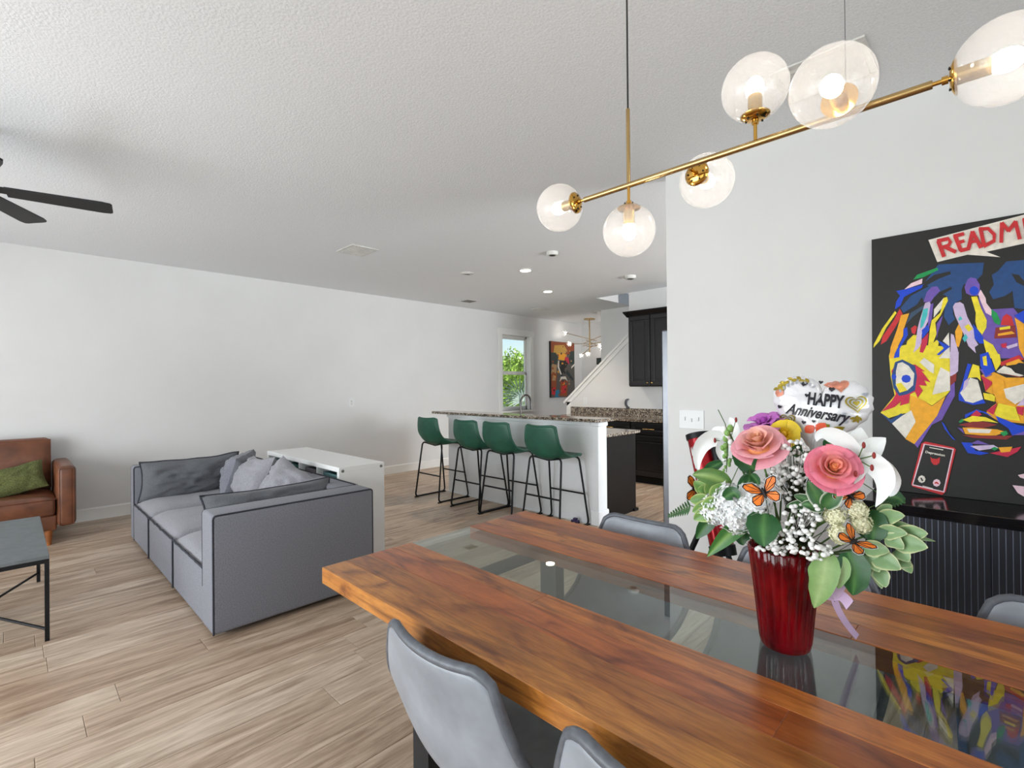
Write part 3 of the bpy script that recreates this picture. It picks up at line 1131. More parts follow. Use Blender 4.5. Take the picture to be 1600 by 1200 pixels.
for i in (1, 2, 3):
    x = HX0 + .038 + cw * i
    MB().box((x - .008, HY0 + .002, .038), (x + .008, HY1 - .012, HZ - .038)).obj('divider', 'white_laminate', t)
MB().box((HX0 + .038, HY0 + .003, .377), (HX1 - .038, HY1 - .012, .393)).obj('shelf_board', 'white_laminate', t)
MB().box((HX0 + .038, HY1 - .010, .038), (HX1 - .038, HY1 - .004, HZ - .038)).obj('back_panel', 'white_laminate', t)
for i, (m, lab) in enumerate((('teal_bin', 'pale teal storage bin in the shelf cell farthest from the table'), ('teal_bin_deep', 'deep teal storage bin in the second shelf cell'),
                              ('mauve_bin', 'dull mauve storage bin in the third shelf cell'), ('teal_bin', 'pale teal storage bin in the shelf cell nearest the table'))):
    x0 = HX0 + .038 + cw * i + .014
    x1 = x0 + cw - .028
    z0, z1, y0, y1 = .394, .69, HY0 + .05, HY1 - .02
    b = thing('storage_bin', lab, 'bin', ((x0 + x1) / 2, (y0 + y1) / 2, z0), 'fabric bins in the cube shelf')
    MB().box((x0, y0, z0), (x1, y0 + .006, z1)).box((x0, y1 - .006, z0), (x1, y1, z1)).box((x0, y0 + .006, z0), (x0 + .006, y1 - .006, z1)).box((x1 - .006, y0 + .006, z0), (x1, y1 - .006, z1)).box((x0 + .006, y0 + .006, z0), (x1 - .006, y1 - .006, z0 + .006)).obj('bin_body', m, b)
    MB().tube([(x0 + .09, y0 - .001, z1 - .07), (x1 - .09, y0 - .001, z1 - .07)], .006, 6).obj('bin_handle', 'mauve_bin', b, 60)

# ------------------------------------------------------------------ brown leather sofa against the long wall
LX0, LX1, LY0, LY1 = -6.84, -6.02, -1.72, .425
t = thing('leather_sofa', 'worn brown leather sofa against the long wall', 'sofa', (-6.43, -.65, 0))
MB().rbox((LX0 + .03, LY0 + .13, .13), (LX1 - .02, LY1 - .13, .27), .02, 3).obj('frame', 'leather_brown', t, 50)
for y0, y1 in ((LY1 - .135, LY1), (LY0, LY0 + .135)):
    o = MB().rbox((LX0 + .04, y0, .155), (LX1, y1, .705), .045, 4).obj('arm', 'leather_brown', t, 50)
    MB().tube(fillet([(LX1 - .006, y0 + .02, .17), (LX1 - .006, y0 + .02, .685), (LX1 - .006, y1 - .02, .685), (LX1 - .006, y1 - .02, .17)], .02, 3), .004, 6).obj('seam', 'leather_brown', o, 60)
n = 2
yy0, yy1 = LY0 + .14, LY1 - .138
for i in range(n):
    a, b = yy0 + (yy1 - yy0) * i / n, yy0 + (yy1 - yy0) * (i + 1) / n

    def seatf(u, v, a=a, b=b, i=i):
        s, q = 2 * u - 1, 2 * v - 1
        k = ((1 - abs(s) ** 8) * (1 - abs(q) ** 8)) ** .5
        return Vector((LX0 + .22 + (LX1 - LX0 - .22) * u, a + (b - a) * v, .41 + .035 * k + .008 * k * noise.noise(Vector((u * 5, v * 8, i)))))
    c = MB().rbox((LX0 + .2, a + .004, .265), (LX1, b - .004, .425), .03, 3)
    c.sheet(seatf, 16, 20)
    cu = c.obj('seat_cushion', 'leather_brown', t, 60)
    MB().tube([(LX1 - .004, a + .02, .415), (LX1 - .004, b - .02, .415)], .004, 6).obj('seam', 'leather_brown', cu, 60)

    def backf(u, v, a=a, b=b, i=i):
        s, q = 2 * u - 1, 2 * v - 1
        k = ((1 - abs(s) ** 6) * (1 - abs(q) ** 8)) ** .5
        z = .44 + .47 * u
        return Vector((LX0 + .22 - .07 * u + .055 * k + .012 * k * noise.noise(Vector((u * 4, v * 6, i + 9))), a + .006 + (b - a - .012) * v, z))
    c = MB().rbox((LX0 + .01, a + .006, .30), (LX0 + .17, b - .006, .925), .05, 4)
    c.sheet(backf, 18, 20)
    cu = c.obj('back_cushion', 'leather_brown', t, 60)
    MB().tube(fillet([(LX0 + .165, a + .016, .45), (LX0 + .155, a + .016, .91), (LX0 + .155, b - .016, .91), (LX0 + .165, b - .016, .45)], .04, 4), .005, 6).obj('seam', 'leather_brown', cu, 60)
for x in (LX0 + .1, LX1 - .06):
    for y in (LY0 + .2, LY1 - .19):
        MB().lathe([(.022, 0), (.034, .15)], 12, (x, y, 0)).obj('leg', 'wood_leg', t, 40)
pillow('knit_pillow', 'mossy green knitted pillow on the brown leather sofa', .52, .30, .16, (-6.30, .0, .445), (-38, -14, 84), 41, 'moss_knit', None, .02)

# ------------------------------------------------------------------ coffee table
KX0, KX1, KY0, KY1, KZ = -4.985, -3.765, -.46, .15, .476
t = thing('coffee_table', 'grey topped coffee table on thin black legs', 'table', ((KX0 + KX1) / 2, (KY0 + KY1) / 2, 0))
MB().rbox((KX0, KY0, KZ - .02), (KX1, KY1, KZ), .002, 1).obj('table_top', 'concrete_grey', t)
mb = MB()
for a, b in (((KX0, KY0), (KX1, KY0 + .02)), ((KX0, KY1 - .02), (KX1, KY1)), ((KX0, KY0 + .02), (KX0 + .02, KY1 - .02)), ((KX1 - .02, KY0 + .02), (KX1, KY1 - .02))):
    mb.box((a[0], a[1], KZ - .042), (b[0], b[1], KZ - .02))
mb.obj('top_frame', 'black_metal', t)
for x in (KX0, KX1 - .02):
    for y in (KY0, KY1 - .02):
        MB().box((x, y, 0), (x + .02, y + .02, KZ - .042)).obj('leg', 'black_metal', t)
for a, b in (((KX0 + .012, KY0 + .012), (KX1 - .012, KY1 - .012)), ((KX0 + .012, KY1 - .012), (KX1 - .012, KY0 + .012))):
    MB().tube([(a[0], a[1], .065), (b[0], b[1], .065)], .008, 8).obj('stretcher', 'black_metal', t, 60)


# ------------------------------------------------------------------ kitchen bar, island and wall units
mb = MB().box((-5.15, 4.07, 0), (-2.80, 4.19, 1.03))
t = thing('bar_wall', 'white panelled half wall carrying the granite bar', 'bar wall', (-3.96, 4.13, 0))
mb.obj('panel', 'white_paint', t)
MB().rbox((-2.84, 4.055, .14), (-2.765, 4.205, .985), .004).obj('end_post', 'white_paint', t)
MB().rbox((-2.855, 4.04, 0), (-2.75, 4.22, .15), .012).rbox((-5.16, 4.056, 0), (-2.856, 4.07, .012), .002).obj('plinth', 'white_paint', t)
MB().rbox((-2.855, 4.045, .985), (-2.752, 4.215, 1.03), .012).obj('capital', 'white_paint', t)
MB().rbox((-5.16, 4.05, .99), (-2.86, 4.07, 1.03), .006).obj('cornice', 'white_paint', t)
tag(MB().rbox((-5.42, 3.995, 1.0305), (-2.735, 4.30, 1.062), .006).obj('bar_counter', 'granite', base=(-4.08, 4.15, 1.0305)), 'long speckled granite bar top above the stools', 'countertop')
t = thing('island_cabinet', 'black island cabinet behind the white bar wall', 'cabinet', (-3.97, 4.52, 0))
MB().box((-5.10, 4.225, .10), (-2.84, 4.84, .864)).obj('body', 'cabinet_black', t)
MB().rbox((-2.84, 4.225, .0), (-2.82, 4.86, .864), .002).rbox((-2.845, 4.80, 0), (-2.80, 4.885, .03), .004).obj('end_panel', 'cabinet_black', t)
MB().box((-5.08, 4.23, 0), (-2.85, 4.79, .10)).obj('toe_kick', 'dark', t)
for i in range(4):
    x0 = -5.08 + i * .56
    o = MB().rbox((x0 + .01, 4.84, .12), (x0 + .55, 4.86, .85), .004).obj('door', 'cabinet_black', t)
    MB().tube([(x0 + .5, 4.885, .60), (x0 + .5, 4.885, .72)], .005, 8).obj('handle', 'brass', o, 60)
tag(MB().rbox((-5.13, 4.207, .8645), (-2.775, 4.895, .895), .005).obj('island_counter', 'granite', base=(-3.95, 4.54, .8645)), 'lower granite worktop jutting out past the bar end', 'countertop')
p = at(814, 643, 4.36)
t = thing('kitchen_faucet', 'tall gooseneck kitchen faucet rising behind the bar', 'faucet', (p.x, 4.36, .895))
fx, zt = p.x, 1.285
MB().lathe([(.028, .895), (.028, .905), (.018, .91), (.016, .99), (.0135, 1.0)], 16, (fx, 4.36, 0)).obj('base', 'faucet_metal', t, 40)
neck = [(fx, 4.36, .99), (fx, 4.36, zt - .09)] + arc((fx, 4.45, zt - .09), .09, PI, .08, 10, (0, 1, 0), (0, 0, 1))
MB().tube(neck, .0115, 10).obj('neck', 'faucet_metal', t, 60)
MB().cyl((fx, 4.541, zt - .085), (fx, 4.552, zt - .185), .013, 12, .017).obj('spray_head', 'faucet_metal', t, 50)
MB().tube([(fx + .015, 4.36, .955), (fx + .075, 4.36, .975)], .006, 8).obj('lever', 'faucet_metal', t, 60)
p = at(870, 650, 4.55)


def panel_door(x0, x1, y, z0, z1, parent, name='door'):
    """framed raised-panel front facing -y"""
    o = MB().rbox((x0, y - .012, z0), (x1, y + .008, z1), .003).obj(name, 'cabinet_face', parent)
    fr, w = MB(), min(.062, (x1 - x0) * .2)
    for a, b, c, d in ((x0, x1, z0, z0 + w), (x0, x1, z1 - w, z1), (x0, x0 + w, z0 + w, z1 - w), (x1 - w, x1, z0 + w, z1 - w)):
        fr.rbox((a, y - .026, c), (b, y - .0115, d), .007)
    fr.obj('door_frame', 'cabinet_face', o)
    if z1 - z0 > .3:
        MB().prism([(x0 + w + .01, z0 + w + .01), (x1 - w - .01, z0 + w + .01), (x1 - w - .01, z1 - w - .01), (x0 + w + .01, z1 - w - .01)], 'y', y - .014, y - .0115).obj('inset_panel', 'cabinet_face', o)
        MB().rbox((x0 + w + .03, y - .023, z0 + w + .03), (x1 - w - .03, y - .013, z1 - w - .03), .006).obj('raised_panel', 'cabinet_face', o)
    return o


YB = 6.19
for i, (a, b, lab) in enumerate(((-5.15, -4.40, 'black base cabinet by the stair wall end'), (-4.40, -3.665, 'black base cabinet in the middle of the kitchen run'), (-3.665, -3.09, 'black base cabinet with one wide gold drawer pull'), (-3.09, -2.4, 'black base cabinet nearest the refrigerator'))):
    t = thing('base_cabinet', lab, 'cabinet', ((a + b) / 2, 6.49, 0), 'black base cabinets along the kitchen wall')
    MB().box((a + .001, YB + .022, .10), (b - .001, 6.775, .874)).obj('body', 'cabinet_black', t)
    MB().box((a + .001, YB + .09, 0), (b - .001, 6.7, .10)).obj('toe_kick', 'dark', t)
    d = panel_door(a + .012, b - .012, YB + .013, .70, .86, t, 'drawer')
    MB().tube(fillet([((a + b) / 2 - .085, YB - .007, .778), ((a + b) / 2 - .085, YB - .03, .778), ((a + b) / 2 + .085, YB - .03, .778), ((a + b) / 2 + .085, YB - .007, .778)], .01, 2), .006, 8).obj('handle', 'brass', d, 60)
    d = panel_door(a + .012, b - .012, YB + .013, .12, .685, t)
    MB().tube([(b - .05, YB - .03, .56), (b - .05, YB - .03, .64)], .005, 8).obj('handle', 'brass', d, 60)
tag(MB().rbox((-5.17, YB - .025, .8745), (-2.4, 6.788, .906), .005).obj('wall_counter', 'granite', base=(-3.8, 6.47, .8745)), 'granite worktop along the kitchen back wall', 'countertop')
tag(MB().rbox((-5.17, 6.766, .9065), (-2.4, 6.789, 1.03), .003).obj('backsplash', 'granite', base=(-3.8, 6.78, .9065)), 'low granite backsplash along the kitchen wall', 'backsplash')
t = thing('upper_cabinet', 'black two door upper cabinet with crown moulding', 'cabinet', (-3.48, 6.61, 1.37))
MB().box((-3.835, 6.458, 1.37), (-3.125, 6.788, 2.42)).obj('body', 'cabinet_black', t)
for a, b, hx in ((-3.828, -3.487, -3.515), (-3.473, -3.132, -3.445)):
    d = panel_door(a, b, 6.45, 1.385, 2.405, t)
    MB().tube([(hx, 6.43, 1.425), (hx, 6.408, 1.425)], .006, 8).ball((hx, 6.404, 1.425), .014, 10, 7).obj('knob', 'brass', d, 60)
MB().prism([(6.47, 2.40), (6.43, 2.40), (6.425, 2.42), (6.385, 2.465), (6.38, 2.485), (6.788, 2.485), (6.788, 2.40)], 'x', -3.85, -3.12).prism([(-3.835, 2.40), (-3.85, 2.42), (-3.895, 2.465), (-3.9, 2.485), (-3.835, 2.485)], 'y', 6.38, 6.788).obj('crown_moulding', 'cabinet_black', t)
# refrigerator tucked behind the free end of the dining wall
t = thing('refrigerator', 'stainless refrigerator peeking past the end of the dining wall', 'refrigerator', (-1.2, 3.75, 0))
MB().rbox((-1.62, 3.29, .02), (-.85, 4.2, 1.79), .006).obj('body', 'steel', t)
for y0, y1 in ((3.29, 3.742), (3.748, 4.2)):
    d = MB().rbox((-1.69, y0, .06), (-1.628, y1, 1.79), .008).obj('door', 'steel', t)
    yh = 3.70 if y0 < 3.5 else 3.79
    MB().tube([(-1.73, yh, .7), (-1.73, yh, 1.5)], .01, 8).obj('handle', 'steel', d, 60)
# crescent ornament on the backsplash
p = at(981, 628, 6.78)
cres = [(cos(a) * .055, sin(a) * .07) for a in [R(70) + R(220) * k / 14 for k in range(15)]] + [(.02 + cos(a) * .04, sin(a) * .056) for a in [R(275) - R(190) * k / 12 for k in range(13)]]
t = thing('moon_ornament', 'small silver crescent moon standing on the backsplash', 'ornament', (p.x, 6.777, 1.0305))
MB().prism([(p.x + .0 + a, 1.11 + b) for a, b in cres], 'y', 6.768, 6.786).obj('crescent', 'steel', t)
MB().rbox((p.x - .03, 6.767, 1.0305), (p.x + .03, 6.787, 1.045), .003).obj('foot', 'steel', t)


# ------------------------------------------------------------------ plates on walls
def wall_plate(label, cat, c, w, h, face, marks, nm='wall_plate'):
    """c centre on the wall; face '+x' or '-y'"""
    t = thing(nm, label, cat, c)
    x, y, z = c

    def bx(a0, a1, z0, z1, d0, d1, name, mat):
        if face == '+x':
            MB().rbox((x + d0, y + a0, z + z0), (x + d1, y + a1, z + z1), .0015).obj(name, mat, t)
        else:
            MB().rbox((x + a0, y - d1, z + z0), (x + a1, y - d0, z + z1), .0015).obj(name, mat, t)
    bx(-w / 2, w / 2, -h / 2, h / 2, 0, .006, 'plate', 'plate_white')
    for a, b, ww, hh, dd, mat in marks:
        bx(a - ww / 2, a + ww / 2, b - hh / 2, b + hh / 2, .0055, dd, 'toggle' if cat == 'switch' else 'socket', mat)
    return t


wall_plate('white triple light switch beside the red telescope', 'switch', (-1.405, YW, 1.167), .166, .123, '-y', [(dx, .004 * s, .010, .024, .016, 'plate_white') for dx, s in ((-.046, 1), (0, -1), (.046, 1))], 'light_switch')
OUT = [(0, .02, .032, .028, .0085, 'plate_white'), (0, -.02, .032, .028, .0085, 'plate_white')]
wall_plate('white outlet on the long wall above the cube shelf', 'outlet', (XL, 3.596, 1.165), .08, .12, '+x', [(0, .02, .034, .03, .0085, 'vent_white'), (0, -.02, .034, .03, .0085, 'vent_white')], 'wall_outlet')
p = at(779.5, 733, 4.07)
wall_plate('white outlet on the bar wall between the stools', 'outlet', (p.x, 4.07, p.z), .075, .12, '-y', OUT, 'wall_outlet')
p = at(914, 626, YK)
wall_plate('white outlet above the backsplash by the stair cap', 'outlet', (p.x, YK, p.z), .075, .12, '-y', OUT, 'wall_outlet')
p = at(902, 815, 4.03)
t = thing('toy_car', 'tiny dark toy car at the foot of the bar wall', 'toy', (p.x, 4.0, 0))
MB().rbox((p.x - .04, 3.975, .012), (p.x + .04, 4.02, .035), .006).rbox((p.x - .02, 3.98, .035), (p.x + .02, 4.015, .055), .006).obj('body', 'toy_purple', t)
for dx in (-.025, .025):
    for y in (3.975, 4.02):
        MB().cyl((p.x + dx, y - .005, .012), (p.x + dx, y + .005, .012), .012, 12).obj('wheel', 'dark', t)


# ------------------------------------------------------------------ ceiling fittings
def ceiling_vent(label, x0, x1, y0, y1, n, along, slat_mat):
    t = thing('ceiling_vent', label, 'vent', ((x0 + x1) / 2, (y0 + y1) / 2, ZC))
    b = .028
    fr = MB()
    for a, c, d, e in ((x0, x1, y0, y0 + b), (x0, x1, y1 - b, y1), (x0, x0 + b, y0 + b, y1 - b), (x1 - b, x1, y0 + b, y1 - b)):
        fr.rbox((a, d, ZC - .009), (c, e, ZC), .003)
    fr.obj('frame', 'vent_white', t)
    MB().box((x0 + b, y0 + b, ZC - .002), (x1 - b, y1 - b, ZC - .0005)).obj('duct', 'dark', t)
    for i in range(n):
        if along == 'x':
            y = y0 + b + (y1 - y0 - 2 * b) * (i + .5) / n
            w = (y1 - y0 - 2 * b) / n * .27
            pts = [(y - w, ZC - .003), (y + w, ZC - .012), (y + w, ZC - .010), (y - w, ZC - .0015)]
            MB().prism(pts, 'x', x0 + b, x1 - b).obj('slat', slat_mat, t)
        else:
            x = x0 + b + (x1 - x0 - 2 * b) * (i + .5) / n
            w = (x1 - x0 - 2 * b) / n * .27
            pts = [(x - w, ZC - .003), (x + w, ZC - .012), (x + w, ZC - .010), (x - w, ZC - .0015)]
            MB().prism(pts, 'y', y0 + b, y1 - b).obj('slat', slat_mat, t)
    return t


ceiling_vent('square white ceiling vent over the living room', -4.93, -4.57, 2.41, 2.71, 7, 'x', 'vent_white')
ceiling_vent('small dark return vent in the ceiling near the long wall', -6.41, -6.16, 5.29, 5.55, 5, 'x', 'vent_grey')
ceiling_vent('large white ceiling vent above the hanging lamp', -.72, -.352, 2.472, 2.82, 8, 'x', 'vent_white')
ceiling_vent('pale ceiling vent in front of the kitchen window', -6.16, -5.92, 6.85, 7.15, 6, 'x', 'vent_white')


def ceiling_disc(name, label, cat, x, y, r, h, glow=None, group=None):
    t = thing(name, label, cat, (x, y, ZC), group)
    if glow:
        MB().lathe([(r, ZC), (r, ZC - .008), (r * .8, ZC - .011), (r * .78, ZC - .004), (r * .78, ZC)], 28, (x, y, 0)).obj('trim_ring', 'vent_white', t, 40)
        MB().lathe([(0, ZC - .006), (r * .775, ZC - .006)], 28, (x, y, 0)).obj('lens', glow, t)
        light('can_beam', 'SPOT', (x, y, ZC - .02), (0, 0, -1), 60, (1, .85, .68), spot_size=R(110), spot_blend=.6, shadow_soft_size=.06)
    else:
        MB().lathe([(r, ZC), (r, ZC - h * .5), (r * .86, ZC - h), (0, ZC - h)], 28, (x, y, 0)).obj('cover', 'vent_white', t, 40)
        MB().lathe([(r * .55, ZC - h - .0005), (r * .55, ZC - h - .004), (r * .45, ZC - h - .004), (r * .45, ZC - h - .0005)], 24, (x, y, 0)).obj('ring', 'vent_grey' if h > .03 else 'vent_white', t, 40)
    return t


ceiling_disc('recessed_light', 'lit recessed ceiling light over the bar', 'light', -4.127, 4.497, .085, .01, 'can_glow', 'lit recessed kitchen lights')
ceiling_disc('recessed_light', 'lit recessed ceiling light deeper in the kitchen', 'light', -4.818, 5.753, .085, .01, 'can_glow', 'lit recessed kitchen lights')
ceiling_disc('ceiling_speaker', 'flat white ceiling disc near the living room edge of the bar', 'disc', -4.76, 4.085, .085, .012)
ceiling_disc('smoke_detector', 'round white smoke detector under the hanging lamp globes', 'detector', -3.369, 4.104, .065, .034)
ceiling_disc('smoke_detector', 'round white smoke detector above the black upper cabinet', 'detector', -3.384, 5.744, .075, .04)
ceiling_disc('ceiling_speaker', 'flat white ceiling disc near the small brass chandelier', 'disc', -5.575, 8.113, .085, .012)

# ------------------------------------------------------------------ black ceiling fan
FX, FY, FZ = -3.925, -.16, 2.50
t = thing('ceiling_fan', 'black ceiling fan with broad flat blades', 'fan', (FX, FY, ZC))
MB().lathe([(.07, ZC), (.07, ZC - .03), (.03, ZC - .06), (.014, ZC - .065), (.014, FZ + .12)], 24, (FX, FY, 0)).obj('downrod', 'fan_black', t, 40)
MB().lathe([(.03, FZ + .13), (.10, FZ + .10), (.115, FZ + .05), (.115, FZ - .0), (.09, FZ - .04), (0, FZ - .05)], 28, (FX, FY, 0)).obj('motor', 'fan_black', t, 40)
for k in range(5):
    a = R(80 + 72 * k)
    m = Matrix.Translation((FX, FY, FZ)) @ Matrix.Rotation(a, 4, 'Z') @ Matrix.Rotation(R(-10), 4, 'X')
    mb = MB().prism([(.15, -.05), (.56, -.064), (.60, -.058), (.61, -.045), (.61, .045), (.60, .058), (.56, .064), (.15, .05)], 'z', -.005, .005)
    b = mb.xf(m).obj('blade', 'fan_black', t)
    MB().box((.09, -.03, .002), (.22, .03, .012)).xf(m).obj('blade_bracket', 'fan_black', b)


# ------------------------------------------------------------------ hanging globe lamp over the table
CY, CZ = 1.305, 2.002
t = thing('globe_chandelier', 'brass linear chandelier with six clear glass globes', 'chandelier', (-.5, CY, ZC))
MB().tube([(-.935, CY, CZ), (-.075, CY, CZ)], .0085, 12).obj('bar', 'brass', t, 60)
for x, c in ((-.772, True), (-.222, True)):
    if x < -.5:
        MB().tube([(x, CY, CZ), (x, CY, 2.232)], .0058, 10).obj('rod', 'brass', t, 60)
        MB().tube([(x, CY, 2.232), (x, CY, ZC - .02)], .0026, 6).obj('cord', 'cord_black', t, 60)
    else:
        MB().tube([(x, CY, CZ), (x, CY, ZC - .02)], .0008, 6).obj('cable', 'steel', t, 60)
MB().rbox((-.80, CY - .045, ZC - .022), (-.20, CY + .045, ZC), .004).obj('canopy', 'brass', t)
GR_ = .0775
for x, y, z, d in ((-.935, CY, CZ, (-1, 0, 0)), (-.772, CY, CZ, (0, 0, -1)), (-.412, CY, CZ, (0, 0, 1)), (-.222, CY, CZ, (0, -1, 0)), (-.592, CY, CZ, (0, 1, 0)), (-.075, CY, CZ, (1, 0, 0))):
    c, d = Vector((x, y, z)), Vector(d)
    st = .028 if abs(d.x) else .062
    g = MB().cyl(c, c + d * st, .0045, 10).lathe([(.008, st - .014), (.008, st - .004)], 12, c, d).obj('stem', 'brass_polished', t, 50)
    cap = MB().lathe([(0, st - .003), (.020, st - .002), (.0335, st + .005), (.0345, st + .009), (0, st + .011)], 24, c, d).obj('cap', 'brass_polished', t, 50)
    q = Vector((0, 0, 1)).rotation_difference(d)
    hl = MB()
    for k in range(6):
        pc = c + q @ Vector((.022 * cos(k * PI / 3), .022 * sin(k * PI / 3), st - .0035))
        hl.cyl(pc, pc + d * .003, .0024, 8)
    hl.obj('vent_hole', 'dark', cap)
    MB().lathe([(.0165, st + .010), (.0165, st + .058), (.013, st + .058)], 20, c, d).obj('socket', 'brass', t, 50)
    cg = c + d * (st + .005 + .070)
    gp = [(max(1e-6, GR_ * sin(a)), -GR_ * cos(a)) for a in [R(26) + R(154) * k / 22 for k in range(23)]]
    MB().lathe(gp, 36, cg, d).obj('globe', 'globe_glass', t, 180)
    b = MB().ball((0, 0, 0), .021, 14, 10, (1, 1, 1.25)).xf(Matrix.Translation(c + d * (st + .078)) @ q.to_matrix().to_4x4())
    b.obj('bulb', 'bulb_glow', t, 180)

# ------------------------------------------------------------------ small brass chandelier in the far room
SXc, SYc = -6.2, 8.8
t = thing('sputnik_chandelier', 'small brass branching chandelier in the far room', 'chandelier', (SXc, SYc, ZC))
MB().lathe([(.12, ZC), (.12, ZC - .025), (.02, ZC - .03)], 24, (SXc, SYc, 0)).obj('canopy', 'brass', t, 40)
MB().tube([(SXc, SYc, ZC - .02), (SXc, SYc, 2.12)], .013, 10).obj('rod', 'brass', t, 60)
for k, (a, z0, tilt, L) in enumerate(((200, 2.40, .30, .52), (40, 2.36, .42, .46), (250, 2.30, -.04, .46), (15, 2.28, .16, .40), (330, 2.24, -.05, .44), (95, 2.34, -.2, .5), (150, 2.20, -.28, .40), (300, 2.18, -.34, .34))):
    dd = Vector((cos(R(a)), sin(R(a)), tilt)).normalized()
    p0 = Vector((SXc, SYc, z0))
    arm = MB().tube([p0 - dd * .16, p0 + dd * L], .006, 8).obj('arm', 'brass', t, 60)
    MB().cyl(p0 + dd * L, p0 + dd * (L + .03), .012, 10).obj('socket', 'brass', arm, 50)
    MB().ball(p0 + dd * (L + .05), .022, 10, 8).obj('bulb', 'bulb_glow', arm, 180)
    MB().ball(p0 + dd * (L + .06), .055, 16, 12).obj('globe', 'globe_glass', arm, 180)


# ------------------------------------------------------------------ pictures
def quad_poly(mb, pts, off, org, ux, vx, nx):
    mb.add([org + ux * a + vx * b + nx * off for a, b in pts], [tuple(range(len(pts)))])


p0 = Vector((-.425, 3.064, .8635))
vx = Vector((0, .05, 1.277)).normalized()
ux, nx = Vector((1, 0, 0)), Vector((0, -1, 0))
nx = ux.cross(vx)
PW, PH = 1.22, 1.277
t = thing('portrait_painting', 'large pop art painting of a face behind a raised hand', 'painting', (p0.x + PW / 2, 3.07, .8635))
cv = MB()
th = .028
cs = [p0, p0 + ux * PW, p0 + ux * PW + vx * PH, p0 + vx * PH]
cv.add(cs + [c - nx * th for c in cs], [(0, 1, 2, 3), (7, 6, 5, 4), (0, 4, 5, 1), (1, 5, 6, 2), (2, 6, 7, 3), (3, 7, 4, 0)])
cv.obj('canvas', 'paint_BK', t)
keys = list(PAINT)
mb = MB()
for i, ln in enumerate(ART.strip().splitlines()):
    k, *c = ln.split()
    c = [int(v) / 1000 for v in c]
    pts = [(min(max(c[j], .002), PW - .002), min(max(c[j + 1], .002), PH - .002)) for j in range(0, len(c), 2)]
    mb.cur = keys.index(k)
    quad_poly(mb, pts, .0003 + i * .00006, p0, ux, vx, nx)
    if i > 0 and i < 120 and min(q[0] for q in pts) > .30 and min(q[1] for q in pts) > .20:   # the half of the face past the picture edge
        quad_poly(mb, [(1.09 - a, b) for a, b in pts][::-1], .0003 + i * .00006, p0, ux, vx, nx)
mb.obj('paint', ['paint_' + k for k in keys], t)['kind'] = 'stuff'


def text_mesh(s, size, shear=0, bold=0, space=1.0):
    cu = bpy.data.curves.new('lettering', 'FONT')
    cu.body, cu.size, cu.shear, cu.offset, cu.space_character = s, size, shear, bold, space
    cu.resolution_u = 4
    o = bpy.data.objects.new('lettering', cu)
    C.objects.link(o)
    bpy.context.view_layer.update()
    me = bpy.data.meshes.new_from_object(o.evaluated_get(bpy.context.evaluated_depsgraph_get()))
    bpy.data.objects.remove(o)
    bm = bmesh.new()
    bm.from_mesh(me)
    bmesh.ops.triangulate(bm, faces=bm.faces[:])
    bm.verts.index_update()
    r = [v.co.copy() for v in bm.verts], [tuple(v.index for v in f.verts) for f in bm.faces]
    bm.free()
    return r


vv, ff = text_mesh('Depression', .0155, 0, .0004)
a0 = -.155
mb = MB()
mb.add([p0 + ux * (.206 + a * cos(a0) - b * sin(a0)) + vx * (.197 + a * sin(a0) + b * cos(a0)) + nx * .0092 for a, b in ((q.x, q.y) for q in vv)], ff)
mb.obj('lettering', 'paint_WH', t)

# picture on the long wall past the window: dark, earthy patches
AY0, AY1, AZ0, AZ1 = 8.25, 9.10, 1.13, 2.37
t = thing('street_art_canvas', 'tall earthy street art canvas on the wall past the window', 'painting', (XL, (AY0 + AY1) / 2, AZ0))
MB().box((XL, AY0, AZ0), (XL + .05, AY1, AZ1)).obj('canvas', 'paint_BK', t)
mb = MB()
ar = random.Random(6)
org, uu, ww, nn = Vector((XL + .05, AY0, AZ0)), Vector((0, 1, 0)), Vector((0, 0, 1)), Vector((1, 0, 0))
w_, h_ = AY1 - AY0, AZ1 - AZ0
PAT = [('GY', [(0, 0), (1, 0), (1, 1), (0, 1)]), ('RU', [(0, .78), (.3, .74), (1, .8), (1, 1), (0, 1)]), ('MU', [(.1, .78), (.5, .76), (.7, .84), (.55, .95), (.15, .93)]), ('DG', [(0, .58), (.24, .6), (.3, .72), (.2, .8), (0, .8)]),
       ('DG', [(.72, .62), (1, .6), (1, .86), (.82, .84)]), ('OR', [(.3, .68), (.62, .66), (.66, .78), (.34, .8)]), ('CR', [(.55, .66), (.78, .6), (.74, .72), (.6, .74)]), ('TN', [(0, .42), (.2, .4), (.24, .58), (.05, .6)]),
       ('BK', [(.32, .5), (.46, .42), (.72, .62), (.62, .67), (.34, .66)]), ('WH', [(.3, .66), (.27, .55), (.42, .38), (.45, .4), (.33, .55), (.34, .66)]), ('GY', [(.46, .38), (.8, .62), (1, .58), (1, .2), (.7, .26)]), ('DG', [(.6, .44), (.9, .3), (.95, .33), (.68, .5)]),
       ('RU', [(0, .12), (.2, .12), (.24, .42), (.06, .46), (0, .4)]), ('TN', [(.04, .3), (.18, .3), (.2, .38), (.08, .4)]), ('RE', [(.02, .06), (.16, .04), (.18, .18), (.04, .18)]), ('CY', [(.14, 0), (.36, 0), (.32, .14), (.18, .13)]),
       ('RU', [(.36, .02), (.66, .02), (.7, .3), (.38, .31)]), ('WH', [(.34, .28), (.4, .37), (.6, .38), (.7, .28), (.6, .33), (.44, .33)]), ('RE', [(.42, .06), (.6, .08), (.62, .22), (.44, .2)]), ('OR', [(.46, .22), (.58, .24), (.54, .28)]), ('WH', [(.84, .52), (1, .58), (1, .62), (.86, .56)])]
